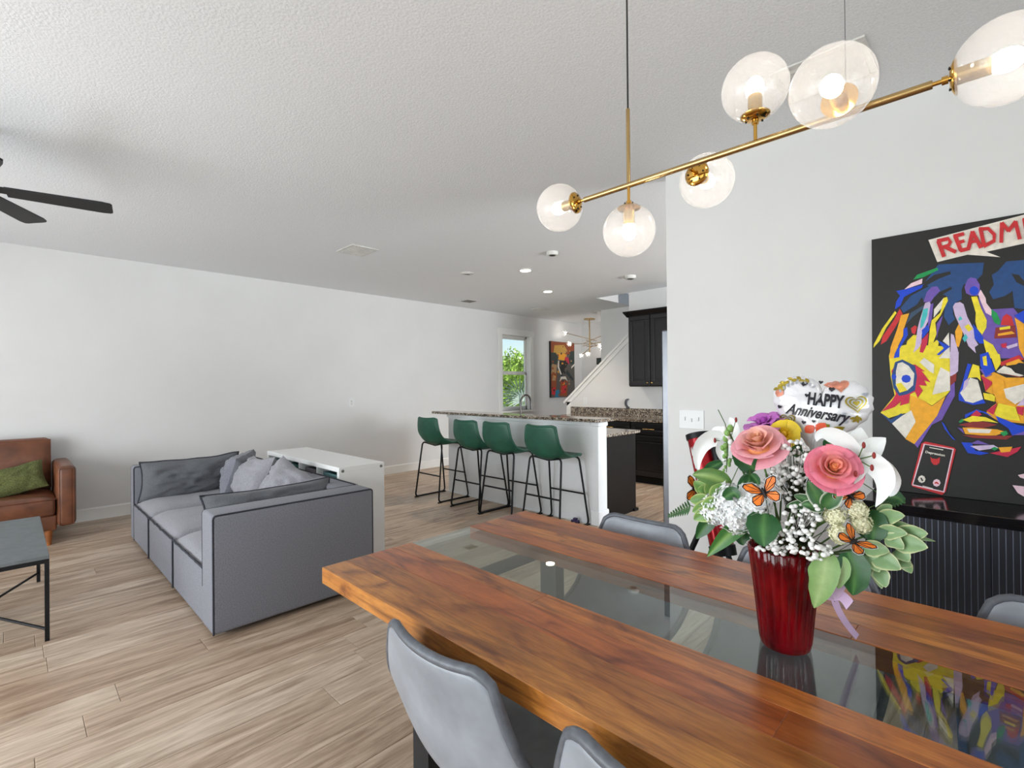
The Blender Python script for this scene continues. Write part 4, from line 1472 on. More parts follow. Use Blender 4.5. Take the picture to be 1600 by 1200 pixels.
for i, (k, pts) in enumerate(PAT):
    mb.cur = keys.index(k)
    quad_poly(mb, [(min(max(a, .005), .995) * w_, min(max(b, .004), .996) * h_) for a, b in pts], .0004 + i * .0001, org, uu, ww, nn)
for i in range(46):
    a, b, s_ = ar.uniform(.04, .9), ar.uniform(.03, .94), ar.uniform(.02, .06)
    mb.cur = keys.index(ar.choice(('RU', 'TN', 'BK', 'MU', 'DG', 'GY', 'OR') if b > .3 else ('RU', 'RE', 'TN', 'BK', 'CY')))
    quad_poly(mb, [((a + s_ * cos(q) * ar.uniform(.5, 1)) * w_, (b + s_ * .6 * sin(q) * ar.uniform(.5, 1)) * h_) for q in (0, 1.2, 2.5, 3.8, 5.1)], .003 + i * .00008, org, uu, ww, nn)
mb.obj('paint', ['paint_' + k for k in keys], t)['kind'] = 'stuff'
t = thing('dark_frame', 'tiny dark framed picture just above the stair cap', 'picture', (-6.395, YF, 1.94))
MB().rbox((-6.46, YF - .02, 1.87), (-6.31, YF - .0005, 2.02), .004).obj('frame', 'dark', t)
MB().box((-6.44, YF - .0215, 1.89), (-6.33, YF - .0195, 2.0)).obj('print', 'paint_DG', t)

# ------------------------------------------------------------------ fluted black sideboard under the painting
BX0, BX1, BY0, BY1, BZ = -.42, 1.21, 2.738, 3.12, .862
t = thing('fluted_sideboard', 'black sideboard with fluted doors under the painting', 'sideboard', ((BX0 + BX1) / 2, 2.93, 0))
MB().rbox((BX0, BY0, BZ - .03), (BX1, BY1, BZ), .003).obj('top', 'gloss_black', t)
MB().box((BX0 + .005, BY0 + .012, BZ - .048), (BX1 - .005, BY1, BZ - .03)).obj('rail', 'gloss_black', t)
MB().box((BX0 + .005, BY0 + .035, .08), (BX1 - .005, BY1, BZ - .048)).obj('body', 'sideboard_black', t)
for x in (BX0 + .05, BX1 - .05):
    for y in (BY0 + .06, BY1 - .05):
        MB().box((x - .02, y - .02, 0), (x + .02, y + .02, .08)).obj('leg', 'black_metal', t)
sl = None
for k in range(4):
    a = -.400 + k * .404
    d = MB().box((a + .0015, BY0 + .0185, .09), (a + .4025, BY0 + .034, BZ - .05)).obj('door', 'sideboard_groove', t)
    for i in range(20):
        if sl is None:
            w = .0203 / 2 - .0012
            sl = MB().prism([(-w, .0024), (-w + .001, 0), (w - .001, 0), (w, .0024)], 'z', .09, BZ - .05).mesh('slat', 'sideboard_black')
        o = bpy.data.objects.new('slat', sl)
        C.objects.link(o)
        o.parent = d
        o.location = Vector((a + .0015 + .01015 + i * .0201, BY0 + .016, 0)) - t.location
BASE_ = None

# ------------------------------------------------------------------ red telescope by the wall
t = thing('telescope', 'red telescope on a black tripod behind the flowers', 'telescope', (-1.07, 2.62, 0))
A0, B0 = Vector((-1.155, 2.66, 1.125)), Vector((-.985, 2.56, .535))
ax = (A0 - B0).normalized()
MB().lathe([(.060, 0), (.060, (A0 - B0).length - .05)], 28, B0 + ax * .03, ax).obj('tube', 'red_tube', t, 50)
MB().lathe([(.066, 0), (.066, .03), (.058, .032), (.056, .01), (0, .01)], 28, A0 - ax * .03, ax).obj('front_ring', 'black_metal', t, 50)
MB().lathe([(0, 0), (.064, 0), (.066, .05), (.06, .055)], 28, B0 - ax * .02, ax).obj('rear_cell', 'black_metal', t, 50)
sd = ax.cross(Vector((0, 1, 0))).normalized()
if sd.x < 0:
    sd = -sd
MB().lathe([(.022, 0), (.022, .09), (.016, .1)], 16, A0 - ax * .16 + sd * .085 + Vector((0, -.02, 0)), ax).obj('finder', 'black_metal', t, 50)
fr_ = -(Vector((0, 1, 0)) - ax * ax.y).normalized()
mk = MB()
for s_, w, h in ((.10, .030, .05), (.17, .02, .028), (.24, .034, .02), (.40, .012, .06)):
    o_ = A0 - ax * (s_ + .02)
    for k in range(6):
        a1, a2 = (k / 6 - .5) * w / .06 - .35, ((k + 1) / 6 - .5) * w / .06 - .35
        pa, pb = [o_ + (fr_ * cos(a) + sd * sin(a)) * .0606 for a in (a1, a2)]
        mk.add([pa, pb, pb + ax * h * (.5 + .5 * (k % 2)), pa + ax * h * (.4 + .6 * ((k + 1) % 2))], [(0, 1, 2, 3)])
mk.obj('emblem', 'plate_white', t)
hub = Vector((-1.10, 2.70, .76))
MB().lathe([(.03, -.05), (.04, 0), (.03, .06)], 16, hub).tube([hub, (A0 + B0) / 2], .018, 10).obj('mount', 'black_metal', t, 50)
for fx_, fy_ in ((-1.33, 2.42), (-.80, 2.60), (-1.13, 3.04)):
    MB().tube([hub + Vector((0, 0, -.03)), (fx_, fy_, .0)], [.017, .012], 8).obj('tripod_leg', 'black_metal', t, 60)
MB().tube([(-1.20, 2.62, .42), (-.97, 2.66, .42), (-1.11, 2.84, .42)], .005, 6, True).obj('brace', 'black_metal', t, 60)


# ------------------------------------------------------------------ bouquet on the table
VX, VY, VZ = -.362, 1.325, TZ - .0015
t = thing('flower_vase', 'ruby red fluted glass vase standing on the table glass', 'vase', (VX, VY, VZ))
outer = [(.050, 0), (.054, .004), (.0555, .02), (.061, .08), (.067, .14), (.0735, .20), (.0785, .238), (.0775, .242)]
inner = [(.074, .238), (.069, .20), (.0625, .14), (.0565, .08), (.0505, .02), (.0, .014)]
fl_ = lambda a, i: .045 * (abs(sin(a * 11)) ** .6) * (1 if 1 < i < 7 else .2 if i < 8 else 0)
MB().lathe([(r, VZ + h) for r, h in outer + inner], 132, (VX, VY, 0), flute=fl_).obj('glass_body', 'ruby', t, 60)
MOUTH = Vector((VX, VY, VZ + .20))


def P(px, py, dy=0):
    return at(px, py, VY + dy)


def stem(parent, tip, seed=0, r=.0022, mat='stem_green'):
    q = random.Random(seed)
    a = Vector((VX + q.uniform(-.03, .03), VY + q.uniform(-.03, .03), VZ + .03))
    m = MOUTH + Vector((q.uniform(-.035, .035), q.uniform(-.035, .035), 0))
    tip = Vector(tip)
    pts = [a, m, m * .45 + tip * .55 + Vector((0, 0, .015)), tip]
    MB().tube([pts[0]] + [((1 - s) ** 2 * m + 2 * s * (1 - s) * pts[2] + s * s * tip) for s in (k / 6 for k in range(7))], r, 6).obj('stem', mat, parent, 60)


CAMV = Vector((0, 0, CAMZ))


def frame(o, facing):
    """local z axis along facing"""
    z = Vector(facing).normalized()
    x = Vector((0, 0, 1)).cross(z)
    x = Vector((1, 0, 0)) if x.length < .01 else x.normalized()
    y = z.cross(x)
    return Matrix.Translation(o) @ Matrix((x, y, z)).transposed().to_4x4()


def mixc(a, b, k):
    k = max(0, min(1, k))
    return tuple(a[i] + (b[i] - a[i]) * k for i in range(4))


for k_, c_ in (('rose', (236, 160, 104)), ('carnation', (150, 54, 156)), ('yellow_flower', (210, 160, 20))):
    plain('flower_heart_' + k_, c_, .6, var=.1)


def bloom(name, label, c, facing, size, core, rim, seed, layers, group=None, part='petal'):
    q = random.Random(seed)
    t = thing(name, label, 'flower', c, group)
    m = frame(Vector(c), facing)
    ca, cb = lin(core), lin(rim)
    MB().lathe([(0, -.22 * size), (.34 * size, -.14 * size), (.5 * size, .04 * size), (.42 * size, .12 * size), (0, .2 * size)], 16, Vector(c) , facing).obj('receptacle', 'flower_heart_' + name, t, 180)
    MB().ball((0, 0, .42 * size), .2 * size, 10, 8, (1, 1, 1.8)).xf(m).obj('heart', 'flower_heart_' + name, t, 180)
    for li, (n, r0, r1, h, span, zo, roll) in enumerate(layers):
        for k in range(n):
            a0 = 2 * PI * k / n + li * 1.1 + q.uniform(-.35, .35)
            tl = q.uniform(-.10, .10)
            hh, rr, wob = h * q.uniform(.9, 1.1), r1 * q.uniform(.92, 1.08), q.uniform(0, 9)

            def fn(u, v):
                w = 2 * v - 1
                edge = 1 - .22 * w * w * u
                a = a0 + w * span / 2 * (.45 + .55 * min(1, u * 2.2))
                rad = (r0 + (rr - r0) * u ** 1.6) * size + roll * size * max(0, u - .72) ** 1.5 * 3.2
                z = (zo + (hh + tl * w) * u * edge) * size - roll * size * max(0, u - .8) ** 2 * 4.5
                z += .025 * size * noise.noise(Vector((wob, w * 2, u * 2))) * u
                rad += .03 * size * noise.noise(Vector((wob + 3, w * 2.5, u * 2))) * u
                return m @ Vector((rad * cos(a), rad * sin(a), z))
            lk = li / max(1, len(layers) - 1)
            MB().sheet(fn, 9, 9, lambda u, v: mixc(ca, cb, lk * .75 + (u - .4) * .5 + abs(2 * v - 1) * .15)).obj(part, 'petal_tint', t, 180)
    return t


ROSE = [(2, .02, .10, .86, 3.6, .10, .0), (3, .08, .24, .90, 2.9, .06, .02), (3, .18, .42, .92, 2.7, .02, .06), (4, .28, .62, .86, 2.2, -.04, .16), (4, .38, .86, .66, 2.0, -.10, .30), (4, .42, 1.08, .40, 1.9, -.16, .34)]
GRS = 'peach and pink roses in the bouquet'
c = P(1186, 702, -.07)
t = bloom('rose', 'peach centred pink rose facing left under the balloon', c, Vector((.05, -.62, .78)), .052, (255, 206, 146), (255, 180, 194), 5, ROSE, GRS)
stem(t, c, 1)
c = P(1300, 734, -.09)
t = bloom('rose', 'coral pink rose beside the large white lily', c, Vector((.35, -.85, .45)), .045, (255, 178, 128), (250, 138, 164), 9, ROSE, GRS)
stem(t, c, 2)
c = P(1197, 668, .03)
t = bloom('carnation', 'ruffled purple flower behind the peach rose', c, Vector((-.1, -.5, .9)), .042, (176, 70, 180), (206, 120, 206), 14, [(5, .05, .3, .7, 1.5, 0, .2), (7, .1, .6, .7, 1.1, 0, .4), (9, .2, .95, .5, .9, 0, .5)])
stem(t, c, 3)
c = P(1225, 682, .01)
t = bloom('yellow_flower', 'small yellow flower wedged between rose and balloon', c, Vector((.2, -.8, .4)), .036, (236, 186, 20), (246, 214, 50), 18, [(4, .05, .4, .7, 1.5, 0, .1), (6, .15, .9, .6, 1.3, -.05, .3)])
stem(t, c, 4)


def ribbon_petal(t, pts, width, mat='petal_white', fold=.3, name='petal', toward=None, taper=.75, tint=None):
    """long petal or leaf along control points, lying roughly across the view from `toward`"""
    p = [Vector(a) for a in pts]
    n = len(p) - 1

    def pos(u):
        if n == 2:
            return (1 - u) ** 2 * p[0] + 2 * u * (1 - u) * p[1] + u * u * p[2]
        return (1 - u) ** 3 * p[0] + 3 * u * (1 - u) ** 2 * p[1] + 3 * u * u * (1 - u) * p[2] + u ** 3 * p[3]

    def fn(u, v):
        c_ = pos(u)
        d = (pos(min(1, u + .02)) - pos(max(0, u - .02))).normalized()
        tw = (toward if toward is not None else CAMV) - c_
        s = d.cross(tw).normalized()
        nr = s.cross(d).normalized()
        w = 2 * v - 1
        k = width / 2 * (sin(PI * min(1, (.06 + .94 * u) ** taper)) ** .75 + .03)
        wob = 1 + .10 * noise.noise(Vector((u * 6, v * 2, width * 90)))
        return c_ + s * (w * k * wob) + nr * (abs(w) ** 1.5 * k * fold)
    return MB().sheet(fn, 16, 8, tint).obj(name, mat, t, 180)


CREAM, PALE, MIDG, DEEP = lin((226, 228, 176)), lin((150, 182, 132)), lin((98, 146, 70)), lin((38, 92, 46))


def variegated(u, v):
    w = abs(2 * v - 1)
    return CREAM if w > .86 or u > .96 else mixc(PALE, lin((128, 164, 112)), 1 - w)


def bright(u, v):
    w = abs(2 * v - 1)
    return lin((206, 220, 150)) if w > .88 else mixc(MIDG, lin((140, 178, 92)), w)


def deep(u, v):
    return mixc(lin((86, 136, 72)), DEEP, abs(2 * v - 1) * 3)


# lilies
GL = 'white lilies in the bouquet'
c = P(1340, 718, -.05)
t = thing('lily', 'large open white lily reaching over the painting', 'flower', c, GL)
for pts, w in (([c, P(1330, 684, -.07), P(1275, 664, -.09), P(1276, 690, -.10)], .036), ([c, P(1338, 690, -.02), P(1345, 668, .0)], .042), ([c, P(1360, 700, -.02), P(1384, 684, -.02)], .046),
               ([c, P(1372, 722, -.06), P(1402, 745, -.08), P(1368, 792, -.10)], .044), ([c, P(1330, 742, -.09), P(1312, 760, -.10)], .046), ([c, P(1392, 722, -.03), P(1404, 762, -.03), P(1390, 776, -.05)], .036)):
    ribbon_petal(t, pts, w, 'petal_white', .35)
for dx, dy in ((6, -14), (16, -4), (14, 8), (-2, 14)):
    e = P(1340 + dx * 1.6, 718 + dy * 1.6, -.10)
    s_ = MB().tube([c, e], .0012, 6).obj('stamen', 'stem_green', t, 60)
    MB().ball(e, .0035, 8, 6, (1, 1, 2)).obj('anther', 'paint_DR', s_, 180)
stem(t, c, 5, .003)
c = P(1140, 690, -.01)
t = thing('lily', 'white lily drooping over the red telescope', 'flower', c, GL)
for pts, w in (([c, P(1108, 672, -.03), P(1082, 700, -.05), P(1092, 738, -.06)], .042), ([c, P(1125, 670, .01), P(1112, 672, .02)], .03), ([c, P(1150, 668, .0), P(1140, 652, .0)], .032), ([c, P(1122, 700, -.03), P(1130, 722, -.04)], .034)):
    ribbon_petal(t, pts, w, 'petal_white', .35)
MB().tube([c, P(1133, 662, -.01), P(1122, 640, -.01)], .0011, 6).obj('pistil', 'stem_green', t, 60)
for a, b in ((1117, 690), (1150, 658)):
    s_ = MB().tube([c, P(a, b - 2, -.03)], .001, 6).obj('stamen', 'stem_green', t, 60)
    MB().ball(P(a, b - 2, -.03), .0035, 8, 6, (1, 1, 2)).obj('anther', 'paint_DR', s_, 180)
stem(t, c, 6, .003)

# snapdragon spike
a, b = P(1136, 668, -.06), P(1135, 738, -.07)
t = thing('snapdragon', 'hanging green and white snapdragon spike beside the rose', 'flower', a)
MB().tube([a, (a + b) / 2 + Vector((.003, -.004, 0)), b], [.003, .0025, .001], 6).obj('spike', 'stem_green', t, 60)
q = random.Random(2)
for k in range(16):
    c = a + (b - a) * (k / 15.5)
    r = .0085 * (1 - k / 26)
    MB().ball(c + Vector((q.uniform(-.009, .009), q.uniform(-.008, 0), q.uniform(-.002, .002))), r, 8, 6, (1, 1, 1.2)).obj('bud', 'petal_white' if k < 7 and k % 2 else 'leaf_vein', t, 180)
stem(t, a, 7)


def floret_ball(name, label, centres, rad, n, fs, mat, seed, squash=(1, .8, 1)):
    """a dense head of four-petalled florets"""
    t = thing(name, label, 'flower', centres[0])
    q = random.Random(seed)
    mb = MB()
    for c in centres:
        for k in range(n):
            th, ph = math.acos(1 - 2 * (k + .5) / n), k * 2.39996
            d = Vector((sin(th) * cos(ph) * squash[0], sin(th) * sin(ph) * squash[1], cos(th) * squash[2]))
            o = Vector(c) + d * rad * q.uniform(.86, 1.04)
            m = frame(o, d + Vector((q.uniform(-.4, .4), q.uniform(-.4, .4), q.uniform(-.4, .4))))
            s = fs * q.uniform(.75, 1.2)
            for j in range(4):
                a = j * PI / 2 + q.random()
                pts = [(0, 0, 0), (s * .6 * cos(a - .6), s * .6 * sin(a - .6), s * .16), (s * cos(a), s * sin(a), s * .1), (s * .6 * cos(a + .6), s * .6 * sin(a + .6), s * .16)]
                mb.add([m @ Vector(p_) for p_ in pts], [(0, 1, 2, 3)])
        mb.ball(c, rad * .82, 14, 10, squash)
    o = mb.obj('floret_head', mat, t)
    o['kind'] = 'stuff'
    stem(t, centres[0], seed, .003)
    return t


floret_ball('hydrangea', 'white hydrangea head low in the bouquet', [P(1142, 782, -.07), P(1176, 780, -.08), P(1150, 808, -.08), P(1120, 795, -.06)], .042, 120, .0115, 'petal_white', 3)
floret_ball('viburnum', 'creamy small flower cluster above the lower butterfly', [P(1305, 806, -.08), P(1338, 796, -.07), P(1312, 834, -.09), P(1345, 818, -.06)], .021, 60, .007, 'cream_floret', 8)


def breath(label, seed, blobs, n, core):
    """a spray of tiny round white blossoms on hair-thin stems"""
    t = thing('babys_breath', label, 'flower', P(*core), 'sprays of tiny white blossoms')
    q = random.Random(seed)
    st, bd = MB(), MB()
    root = P(*core)
    for (cx, cy, dy, rx, ry) in blobs:
        for k in range(n):
            a, r = q.uniform(0, 2 * PI), q.random() ** .5
            p_ = P(cx + rx * r * cos(a), cy + ry * r * sin(a), dy + q.uniform(-.03, .02))
            s = q.uniform(.0036, .0068)
            bd.ball(p_, s, 7, 5, (1, 1, .85))
            st.tube([root + Vector((q.uniform(-.02, .02), q.uniform(-.01, .02), 0)), (root + p_) / 2 + Vector((0, .01, .008)), p_], .0006, 4)
    st.obj('stems', 'stem_dark', t)
    o = bd.obj('blossoms', 'bud_white', t, 180)
    o['kind'] = 'stuff'
    stem(t, root, seed, .0015)


breath('spray of tiny white blossoms between the two roses', 41, [(1238, 716, -.05, 26, 30), (1226, 752, -.06, 30, 28), (1262, 742, -.03, 20, 24)], 52, (1240, 800, -.02))
breath('spray of tiny white blossoms above the vase front', 42, [(1252, 808, -.09, 32, 26), (1238, 842, -.09, 40, 16)], 55, (1245, 850, -.03))
breath('spray of tiny white blossoms spilling over the vase rim', 43, [(1216, 858, -.085, 34, 8), (1276, 862, -.09, 26, 14)], 30, (1250, 850, -.04))


def sprig(name, label, root, leaves, tint, width, group=None, mat='leaf_tint', seed=1, fold=.25):
    t = thing(name, label, 'foliage', Vector(root), group)
    for i, lf in enumerate(leaves):
        w = lf[-1] if isinstance(lf[-1], float) else width
        pts = [P(*q) for q in lf if isinstance(q, tuple)]
        if len(pts) == 2:
            pts = [pts[0], (pts[0] + pts[1]) / 2 + Vector((0, -.006, .008)), pts[1]]
        ribbon_petal(t, pts, w, mat, fold, 'leaf', None, .8, tint)
        MB().tube([Vector(root), (Vector(root) + pts[0]) / 2 + Vector((0, .004, .004)), pts[0]], .0011, 5).obj('twig', 'stem_green', t, 60)
    stem(t, root, seed)
    return t


GV = 'variegated leaf sprigs in the bouquet'
sprig('leaf_sprig', 'pale green variegated sprig reaching far out toward the sideboard', P(1372, 832, -.02), [
    ((1374, 812, -.03), (1414, 806, -.05), .030), ((1378, 822, -.02), (1434, 828, -.03), .022), ((1372, 834, -.04), (1418, 834, -.06), .030), ((1402, 838, -.03), (1450, 834, -.05), .036), ((1396, 848, -.04), (1450, 856, -.06), .040),
    ((1384, 840, -.05), (1412, 858, -.06), .030), ((1400, 858, -.04), (1420, 878, -.05), .032), ((1404, 840, -.0), (1462, 846, -.0), .010), ((1374, 806, -.02), (1394, 790, -.02), .022)], variegated, .032, GV, 'leaf_tint', 11)
sprig('leaf_sprig', 'pale green variegated sprig hanging low by the lavender ribbon', P(1344, 858, -.03), [
    ((1350, 858, -.05), (1390, 862, -.07), .034), ((1362, 868, -.05), (1408, 890, -.07), .042), ((1352, 866, -.05), (1374, 894, -.06), .030), ((1372, 890, -.04), (1384, 918, -.05), .030), ((1394, 872, -.03), (1424, 886, -.04), .034), ((1366, 886, -.03), (1378, 920, -.04), .022), ((1410, 878, -.02), (1424, 896, -.02), .022)], variegated, .034, GV, 'leaf_tint', 12)
sprig('leaf_sprig', 'yellow green variegated rosette at the bouquet side near the telescope', P(1112, 782, -.03), [
    ((1108, 776, -.04), (1084, 752, -.05), .034), ((1110, 776, -.05), (1112, 748, -.06), .030), ((1112, 786, -.06), (1078, 782, -.07), .036), ((1116, 780, -.07), (1128, 756, -.08), .034), ((1116, 790, -.07), (1082, 800, -.08), .034), ((1120, 800, -.07), (1084, 812, -.08), .040), ((1112, 770, -.04), (1090, 766, -.06), .032), ((1122, 786, -.08), (1098, 792, -.09), .034)], bright, .034, GV, 'leaf_tint', 13)
sprig('leaf_sprig', 'green and white variegated sprig below the coral rose', P(1286, 796, -.08), [
    ((1286, 794, -.09), (1262, 752, -.10), .036), ((1288, 792, -.09), (1318, 768, -.10), .036), ((1286, 796, -.09), (1252, 788, -.10), .026), ((1284, 794, -.08), (1240, 774, -.09), .026), ((1288, 790, -.08), (1292, 756, -.09), .030), ((1270, 790, -.08), (1228, 792, -.09), .022)], lambda u, v: lin((226, 232, 210)) if abs(2 * v - 1) > .84 else mixc(lin((84, 130, 70)), DEEP, abs(2 * v - 1) * 1.4), .03, GV, 'leaf_tint', 14)
GB = 'broad leaves in the bouquet'
sprig('broad_leaf', 'heart shaped green leaf over the vase rim', P(1194, 806, -.08), [((1195, 802, -.09), (1190, 826, -.12), (1194, 854, -.125), .070)], deep, .07, GB, 'leaf_tint', 15, .15)
sprig('broad_leaf', 'long green leaf pointing down past the vase side', P(1172, 806, -.06), [((1172, 812, -.07), (1142, 828, -.10), (1105, 870, -.11), .040)], lambda u, v: mixc(lin((122, 164, 80)), lin((64, 120, 52)), abs(2 * v - 1) * 2), .04, GB, 'leaf_tint', 16, .3)
sprig('broad_leaf', 'pale underside leaf hanging in front of the vase edge', P(1292, 866, -.07), [((1292, 864, -.08), (1290, 900, -.10), (1272, 950, -.09), .056)], lambda u, v: mixc(lin((170, 196, 132)), lin((132, 170, 100)), abs(2 * v - 1) * 1.5), .056, GB, 'leaf_tint', 17, .12)
sprig('broad_leaf', 'small serrated pale leaf beside the lavender ribbon', P(1312, 872, -.06), [((1313, 870, -.07), (1318, 890, -.08), (1309, 920, -.08), .034)], lambda u, v: mixc(lin((176, 202, 140)), lin((132, 172, 100)), abs(2 * v - 1) * 1.5), .03, GB, 'leaf_tint', 18, .15)
sprig('broad_leaf', 'glossy deep green leaf above the lavender ribbon', P(1326, 866, -.05), [((1325, 862, -.06), (1340, 894, -.075), (1332, 930, -.06), .060), ((1326, 862, -.05), (1346, 880, -.055), (1344, 912, -.05), .046)], deep, .05, GB, 'leaf_tint', 19, .3)
sprig('broad_leaf', 'dark green crinkled leaf beside the cream cluster', P(1356, 808, -.02), [((1352, 806, -.03), (1372, 818, -.05), (1362, 850, -.05), .056), ((1345, 800, -.02), (1350, 820, -.03), (1352, 842, -.03), .04)], deep, .05, GB, 'leaf_tint', 20, .3)
sprig('broad_leaf', 'dark leaf tucked under the peach rose', P(1160, 716, -.03), [((1180, 736, -.05), (1160, 712, -.07), (1146, 700, -.06), .050), ((1172, 742, -.07), (1162, 752, -.085), (1152, 764, -.09), .022), ((1172, 742, -.07), (1170, 754, -.085), (1166, 768, -.09), .022), ((1174, 742, -.07), (1182, 748, -.085), (1186, 760, -.09), .020), ((1128, 722, -.04), (1104, 734, -.06), (1100, 738, -.06), .026), ((1132, 778, -.11), (1150, 762, -.12), (1154, 780, -.125), .03)], deep, .04, GB, 'leaf_tint', 21, .25)
sprig('broad_leaf', 'toothed green leaf above the yellow green rosette', P(1125, 752, -.03), [((1140, 758, -.05), (1112, 740, -.07), (1082, 742, -.07), .046)], lambda u, v: mixc(lin((146, 176, 96)), lin((90, 130, 62)), abs(2 * v - 1) * 2), .045, GB, 'leaf_tint', 22, .3)
sprig('broad_leaf', 'green leaves drooping at the lower side near the table edge', P(1130, 812, -.03), [((1118, 806, -.05), (1100, 822, -.06), (1088, 842, -.06), .036), ((1165, 830, -.06), (1155, 840, -.07), (1162, 852, -.07), .034), ((1150, 826, -.04), (1132, 838, -.05), (1124, 850, -.05), .03)], deep, .036, GB, 'leaf_tint', 23, .3)
sprig('broad_leaf', 'green leaves filling in behind the balloon foot', P(1262, 706, .03), [((1250, 712, .02), (1238, 698, .02), (1232, 684, .02), .03), ((1310, 706, -.02), (1318, 694, -.03), (1322, 684, -.03), .03), ((1300, 702, .0), (1296, 690, .0), (1300, 682, .0), .03), ((1384, 778, .02), (1402, 772, .02), (1412, 786, .01), .03)], deep, .03, GB, 'leaf_tint', 24, .25)


def fern(label, pts, seed):
    t = thing('fern_frond', label, 'foliage', P(*pts[0]), 'fern tips in the bouquet')
    a, b = P(*pts[0]), P(*pts[1])
    MB().tube([a, b], .0009, 5).obj('rachis', 'stem_green', t, 60)
    for k in range(9):
        c = a + (b - a) * (k + .5) / 9
        L = .022 * (1 - k / 12)
        for s in (-1, 1):
            d = (b - a).normalized() * .4 + Vector((0, 0, 1)).cross(b - a).normalized() * .12 + Vector((0, 0, s))
            ribbon_petal(t, [c, c + d * L * .5, c + d * L], .006, 'leaf_fern', .1, 'leaf')
    stem(t, a, seed, .0012)


fern('feathery fern tip beside the telescope tripod', [(1080, 790, .0), (1044, 806, -.02)], 31)
fern('feathery fern tip under the lily in front of the sideboard', [(1366, 790, .03), (1414, 782, .04)], 32)


def butterfly(label, c, size, rot, facing, seed):
    t = thing('butterfly_pick', label, 'butterfly', c, 'orange butterfly picks in the bouquet')
    m = frame(Vector(c), facing) @ Matrix.Rotation(R(rot), 4, 'Z')
    fore = [(.03, .0), (.10, .30), (.34, .60), (.72, .66), (.84, .54), (.74, .30), (.54, .10), (.22, -.02)]
    hind = [(.03, .0), (.30, .02), (.58, -.06), (.68, -.30), (.56, -.54), (.34, -.56), (.14, -.38), (.03, -.14)]
    for s in (-1, 1):
        for w, dih in ((fore, .28), (hind, .2)):
            cx, cy = sum(p[0] for p in w) / 8, sum(p[1] for p in w) / 8

            def ring(k, z):
                return [m @ Vector((s * (cx + (a - cx) * k) * size, (cy + (b - cy) * k) * size, (cx + (a - cx) * k) * size * dih + z)) for a, b in w]
            mb = MB()
            for mi, (k, z) in enumerate(((1.08, 0), (1.0, .0006), (.84, .0012))):
                mb.cur = mi
                mb.add(ring(k, z), [tuple(range(8))])
            mb.cur = 1
            for j in (1, 2, 3, 5):
                e = ring(.86, .0016)[j]
                b0 = m @ Vector((s * .05 * size, (.04 if w is fore else -.04) * size, .0018))
                mb.tube([b0, e], .0007, 4)
            mb.obj('wing', ['butterfly_white', 'butterfly_black', 'butterfly_orange'], t)
    MB().tube([m @ Vector((0, y * size, .003)) for y in (.24, .1, -.1, -.3)], [.0022, .0034, .0034, .0014], 8).obj('body', 'butterfly_black', t, 60)
    MB().tube([m @ Vector((0, 0, -.002)), MOUTH + Vector((0, 0, -.05))], .0007, 5).obj('wire', 'stem_dark', t, 60)


butterfly('orange butterfly on the white hydrangea', P(1194, 770, -.125), .046, 24, Vector((.1, -1, .25)), 1)
butterfly('orange butterfly low on the vase rim side', P(1333, 847, -.115), .040, -62, Vector((.5, -.5, .75)), 2)
butterfly('dark orange butterfly under the coral rose', P(1328, 775, -.075), .036, 40, Vector((.5, -.8, .2)), 3)
butterfly('orange butterfly peeking out by the telescope', P(1086, 764, -.03), .040, 80, Vector((.75, -.6, .2)), 4)

# lavender ribbon
t = thing('satin_ribbon', 'lavender ribbon trailing onto the table', 'ribbon', P(1306, 915, -.03))
for pts, w in (([P(1306, 902, -.06), P(1296, 925, -.05), P(1303, 955, -.02), at(1340, 998, 1.43) + Vector((0, 0, .004))], .014), ([P(1300, 930, -.06), P(1316, 925, -.05), P(1328, 946, -.05)], .022), ([P(1322, 905, -.05), P(1312, 925, -.06), P(1298, 938, -.06)], .014)):
    pv = [Vector(a) for a in pts]

    def strip(u, v, pv=pv, w=w):
        def pos(s):
            if len(pv) == 3:
                return (1 - s) ** 2 * pv[0] + 2 * s * (1 - s) * pv[1] + s * s * pv[2]
            return (1 - s) ** 3 * pv[0] + 3 * s * (1 - s) ** 2 * pv[1] + 3 * s * s * (1 - s) * pv[2] + s ** 3 * pv[3]
        c_ = pos(u)
        d = (pos(min(1, u + .02)) - pos(max(0, u - .02))).normalized()
        return c_ + d.cross(CAMV - c_).normalized() * (w * (v - .5)) + d * (.012 * (v - .5) if u == 1 else 0)
    MB().sheet(strip, 18, 2).obj('strand', 'ribbon_lavender', t, 180)

# ------------------------------------------------------------------ foil balloon
bc = P(1281, 637, .06)
face = Vector((CAMV.x - bc.x, CAMV.y - bc.y, .12)).normalized()
t = thing('foil_balloon', 'white heart shaped anniversary foil balloon', 'balloon', bc)
m = frame(bc, face) @ Matrix.Rotation(R(-8), 4, 'Z')
K = .0063
out_ = []
NB = 120
for k in range(NB):
    a = 2 * PI * k / NB
    x, y = 16 * sin(a) ** 3, 13 * cos(a) - 5 * cos(2 * a) - 2 * cos(3 * a) - cos(4 * a)
    out_.append(Vector((x * K * 1.06, (y - 1.2) * K * 1.10 + (.012 if abs(x) < 5 and y > 2 else 0) * (1 - abs(x) / 5))))
ang = [(math.atan2(p.y, p.x), p.length) for p in out_]
ang.sort()


def rim_r(a):
    for i in range(len(ang)):
        a0, r0 = ang[i - 1]
        a1, r1 = ang[i]
        if i == 0:
            a0 -= 2 * PI
        if a0 <= a <= a1:
            return r0 + (r1 - r0) * (a - a0) / max(1e-9, a1 - a0)
    a0, r0 = ang[-1]
    a1, r1 = ang[0][0] + 2 * PI, ang[0][1]
    return r0 + (r1 - r0) * (a - a0) / (a1 - a0)


def dome(x, y):
    r = math.hypot(x, y) / rim_r(math.atan2(y, x))
    return .036 * max(0, 1 - r ** 2.6) ** .62


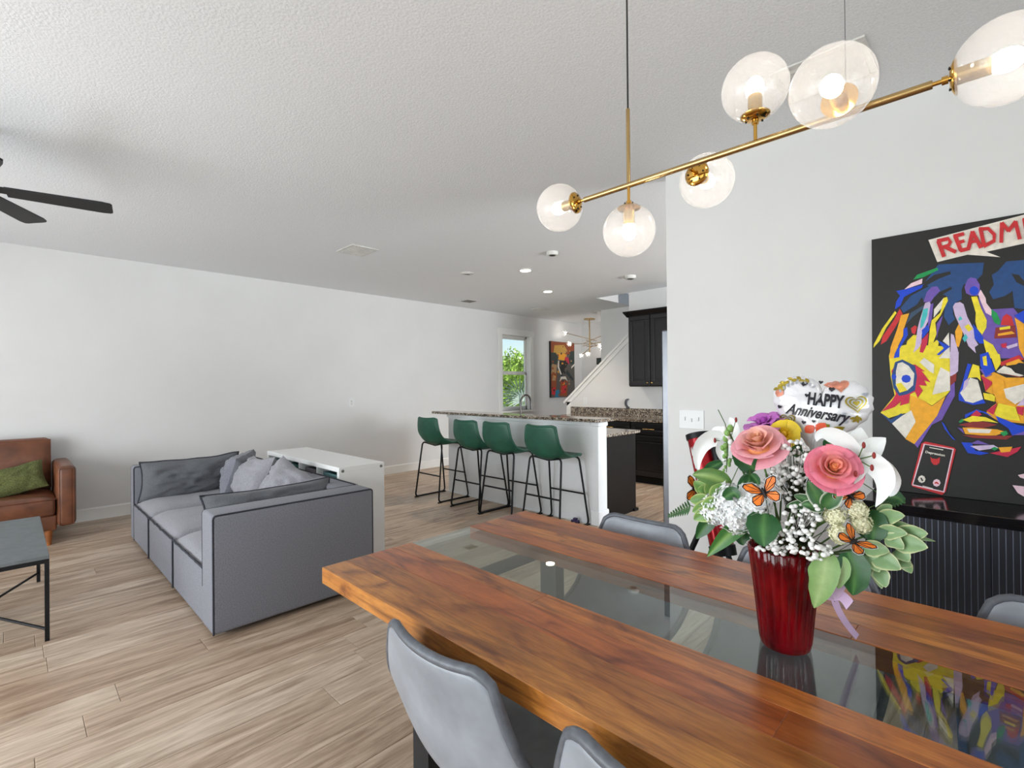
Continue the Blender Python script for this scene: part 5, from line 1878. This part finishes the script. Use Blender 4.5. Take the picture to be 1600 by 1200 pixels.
mb = MB()
for s in (1, -1):
    vs_, fs = [(0, 0, s * .036)], []
    for k in range(1, 17):
        r = (k / 16) ** .75
        for j in range(NB):
            x, y = out_[j] * r
            pl = max(0, r - .55) / .45
            z = .036 * max(0, 1 - r ** 2.6) ** .62 + .0028 * pl * (1 - .5 * pl) * sin(j * 2 * PI / NB * 30 + k * .3) * (1 if k < 16 else 0)
            sc = 1 - .02 * (k == 16) * (1 + sin(j * 2 * PI / NB * 30))
            vs_.append((x * sc, y * sc, s * z))
    for j in range(NB):
        fs.append((0, 1 + j, 1 + (j + 1) % NB))
        for k in range(15):
            o_ = 1 + k * NB
            fs.append((o_ + j, o_ + NB + j, o_ + NB + (j + 1) % NB, o_ + (j + 1) % NB))
    if s < 0:
        fs = [f[::-1] for f in fs]
    mb.add([m @ Vector(p) for p in vs_], fs)
mb.obj('foil', 'balloon_white', t, 180)
lo = min(out_, key=lambda p: p.y)
MB().prism([(lo.x - .008, lo.y + .004), (lo.x + .008, lo.y + .004), (lo.x + .016, lo.y - .03), (lo.x - .012, lo.y - .03)], 'z', -.0008, .0008).xf(m).obj('tail', 'print_grey', t)
MB().tube([m @ Vector((lo.x, lo.y - .01, 0)), MOUTH], .0018, 6).obj('stick', 'plate_white', t, 60)


def onfoil(pts2, faces, mb, h):
    mb.add([m @ Vector((x, y, dome(x, y) + h + .0016)) for x, y in pts2], faces)


def patch(mb, poly, h):
    """flat print: a polygon fan with enough points to follow the foil"""
    cx, cy = sum(p[0] for p in poly) / len(poly), sum(p[1] for p in poly) / len(poly)
    pts, fs, n = [(cx, cy)], [], len(poly)
    for k in (.35, .7, 1):
        pts += [(cx + (a - cx) * k, cy + (b - cy) * k) for a, b in poly]
    for j in range(n):
        fs.append((0, 1 + j, 1 + (j + 1) % n))
        for k in range(2):
            o_ = 1 + k * n
            fs.append((o_ + j, o_ + n + j, o_ + n + (j + 1) % n, o_ + (j + 1) % n))
    onfoil(pts, fs, mb, h)


def heart(cx, cy, s, rot=0, n=26):
    r = []
    for k in range(n):
        a = 2 * PI * k / n
        x, y = 16 * sin(a) ** 3 / 16 * s, (13 * cos(a) - 5 * cos(2 * a) - 2 * cos(3 * a) - cos(4 * a)) / 16 * s
        r.append((cx + x * cos(rot) - y * sin(rot), cy + x * sin(rot) + y * cos(rot)))
    return r


def leafshape(cx, cy, L, w, a):
    return [(cx + L * u * cos(a) - w * v * sin(a), cy + L * u * sin(a) + w * v * cos(a)) for u, v in ((0, 0), (.25, .8), (.5, 1), (.75, .7), (1, 0), (.75, -.7), (.5, -1), (.25, -.8))]


gold, blk, ros, gry, cor = MB(), MB(), MB(), MB(), MB()
for cx, cy, s, ro in ((.070, .020, .022, .25), (-.064, -.042, .018, .1)):
    for i, k in enumerate((1, .82, .66, .48, .32)):
        (gold if i % 2 == 0 else gry).cur = 0
        patch(gold if i % 2 == 0 else gry, heart(cx, cy, s * k, ro), .0009 + i * .0005)
patch(ros, heart(.034, .058, .018, .2), .0009)
patch(ros, leafshape(.0, .056, .034, .008, .1), .0009)
patch(ros, leafshape(-.094, .012, .024, .010, 1.2), .0009)
patch(cor, leafshape(-.022, -.066, .026, .011, .9), .0009)
patch(cor, leafshape(.002, -.062, .030, .013, 1.1), .0012)
patch(gold, leafshape(.002, -.066, .036, .017, .9), .0009)
patch(gold, leafshape(.024, -.060, .038, .009, .6), .0010)
patch(gold, leafshape(-.094, .030, .022, .010, .9), .0010)
for k in range(9):
    a = 2.5 - k * .17
    x, y = -.052 + .052 * cos(a), -.004 + .066 * sin(a)
    patch(gold, leafshape(x, y, .014, .0042, a + 1.1 + .9 * (k % 2)), .0010)
    patch(gry, leafshape(x + .008, y - .012, .011, .003, a - .4), .0010)
for cx, cy, s in ((-.040, .052, .0075), (.018, .046, .0065), (-.006, .062, .005), (-.030, .024, .005), (.050, -.008, .004), (.056, -.026, .005), (-.028, -.042, .005), (-.008, -.036, .004), (-.085, -.012, .005), (.086, .044, .006)):
    patch(blk if cx < 0.03 else gry, heart(cx, cy, s, cx * 3), .0010)
for k in range(5):
    patch(gold, leafshape(.062 + .006 * k, -.018 - .007 * (k % 2), .012, .003, .4 + .5 * k), .0010)
for nm, q, mt in (('gold_print', gold, 'print_gold'), ('black_print', blk, 'print_black'), ('rose_print', ros, 'print_rose'), ('grey_print', gry, 'print_grey'), ('coral_print', cor, 'print_coral')):
    q.obj(nm, mt, t)['kind'] = 'stuff'


def foil_text(s, size, cx, cy, sx, shear, bold, nm, rot=0, space=1.0):
    vv, ff = text_mesh(s, size, shear, bold, space)
    w = max(p.x for p in vv) - min(p.x for p in vv)
    x0 = min(p.x for p in vv)
    mb = MB()
    pts = []
    for p in vv:
        a, b = (p.x - x0 - w / 2) * sx, p.y
        pts.append((cx + a * cos(rot) - b * sin(rot), cy + a * sin(rot) + b * cos(rot)))
    onfoil(pts, ff, mb, .0016)
    return mb.obj(nm, 'print_black', t)


foil_text('HAPPY', .041, .010, .004, .58, 0, .0016, 'lettering', .02)
foil_text('Anniversary', .036, -.004, -.027, .72, .42, .0010, 'lettering', -.02)

# ------------------------------------------------------------------ outside the kitchen window
q = random.Random(5)
TC = Vector((-13.6, 14.3, 0))
t = thing('garden_tree', 'sunlit green tree outside the kitchen window', 'tree', TC + Vector((0, 0, -.2)))
MB().tube([TC + Vector((0, 0, -.2)), TC + Vector((.05, 0, .7)), TC + Vector((0, .1, 1.6))], [.14, .11, .06], 8).obj('trunk', 'bark', t, 60)
mb = MB()
for k in range(5200):
    d = Vector((q.gauss(0, 1), q.gauss(0, 1), q.gauss(0, 1))).normalized() * (q.random() ** .4)
    n1 = 1 + .3 * noise.noise(d * 2.3)
    c = TC + Vector((d.x * 1.25 * n1, d.y * 1.25 * n1, 1.55 + d.z * 1.25 * n1))
    a = Vector((q.gauss(0, 1), q.gauss(0, 1), q.gauss(0, 1))).normalized()
    b = a.cross(Vector((q.gauss(0, 1), q.gauss(0, 1), q.gauss(0, 1)))).normalized()
    s = q.uniform(.05, .10)
    mb.add([c - a * s, c + b * s * .5, c + a * s, c - b * s * .5], [(0, 1, 2, 3)])
o = mb.obj('crown', 'tree_leaf', t)
o['kind'] = 'stuff'
PC = Vector((-9.0, 9.52, 0))
t = thing('fan_palm', 'grey green fan palm close outside the window', 'palm', PC + Vector((0, 0, -.2)))
MB().tube([PC + Vector((0, 0, -.2)), PC + Vector((0, 0, .35))], [.11, .09], 8).obj('trunk', 'bark', t, 60)
for az, el, L, rad in ((-45, 62, .95, .62), (-60, 25, .75, .5), (10, 50, .8, .5), (-110, 45, .8, .5), (120, 55, .8, .5), (-15, 12, .7, .42), (60, 40, .8, .5)):
    d = Vector((cos(R(az)) * cos(R(el)), sin(R(az)) * cos(R(el)), sin(R(el))))
    p0_ = PC + Vector((0, 0, .33))
    hub = p0_ + d * L
    MB().tube([p0_, hub], .014, 6).obj('leaf_stalk', 'palm_leaf', t, 60)
    side = d.cross(Vector((0, 0, 1))).normalized()
    upv = side.cross(d).normalized()
    mb = MB()
    for k in range(19):
        a = R(-125 + 250 * k / 18)
        dd = (d * cos(a) + side * sin(a)).normalized()
        pn = dd.cross(upv).normalized()
        e = hub + dd * rad - Vector((0, 0, .10 * rad))
        w = .022
        mb.add([hub, hub + dd * rad * .5 + pn * w + upv * .01, e, hub + dd * rad * .5 - pn * w + upv * .01], [(0, 1, 2, 3)])
    o = mb.obj('fan_leaf', 'palm_leaf', t)
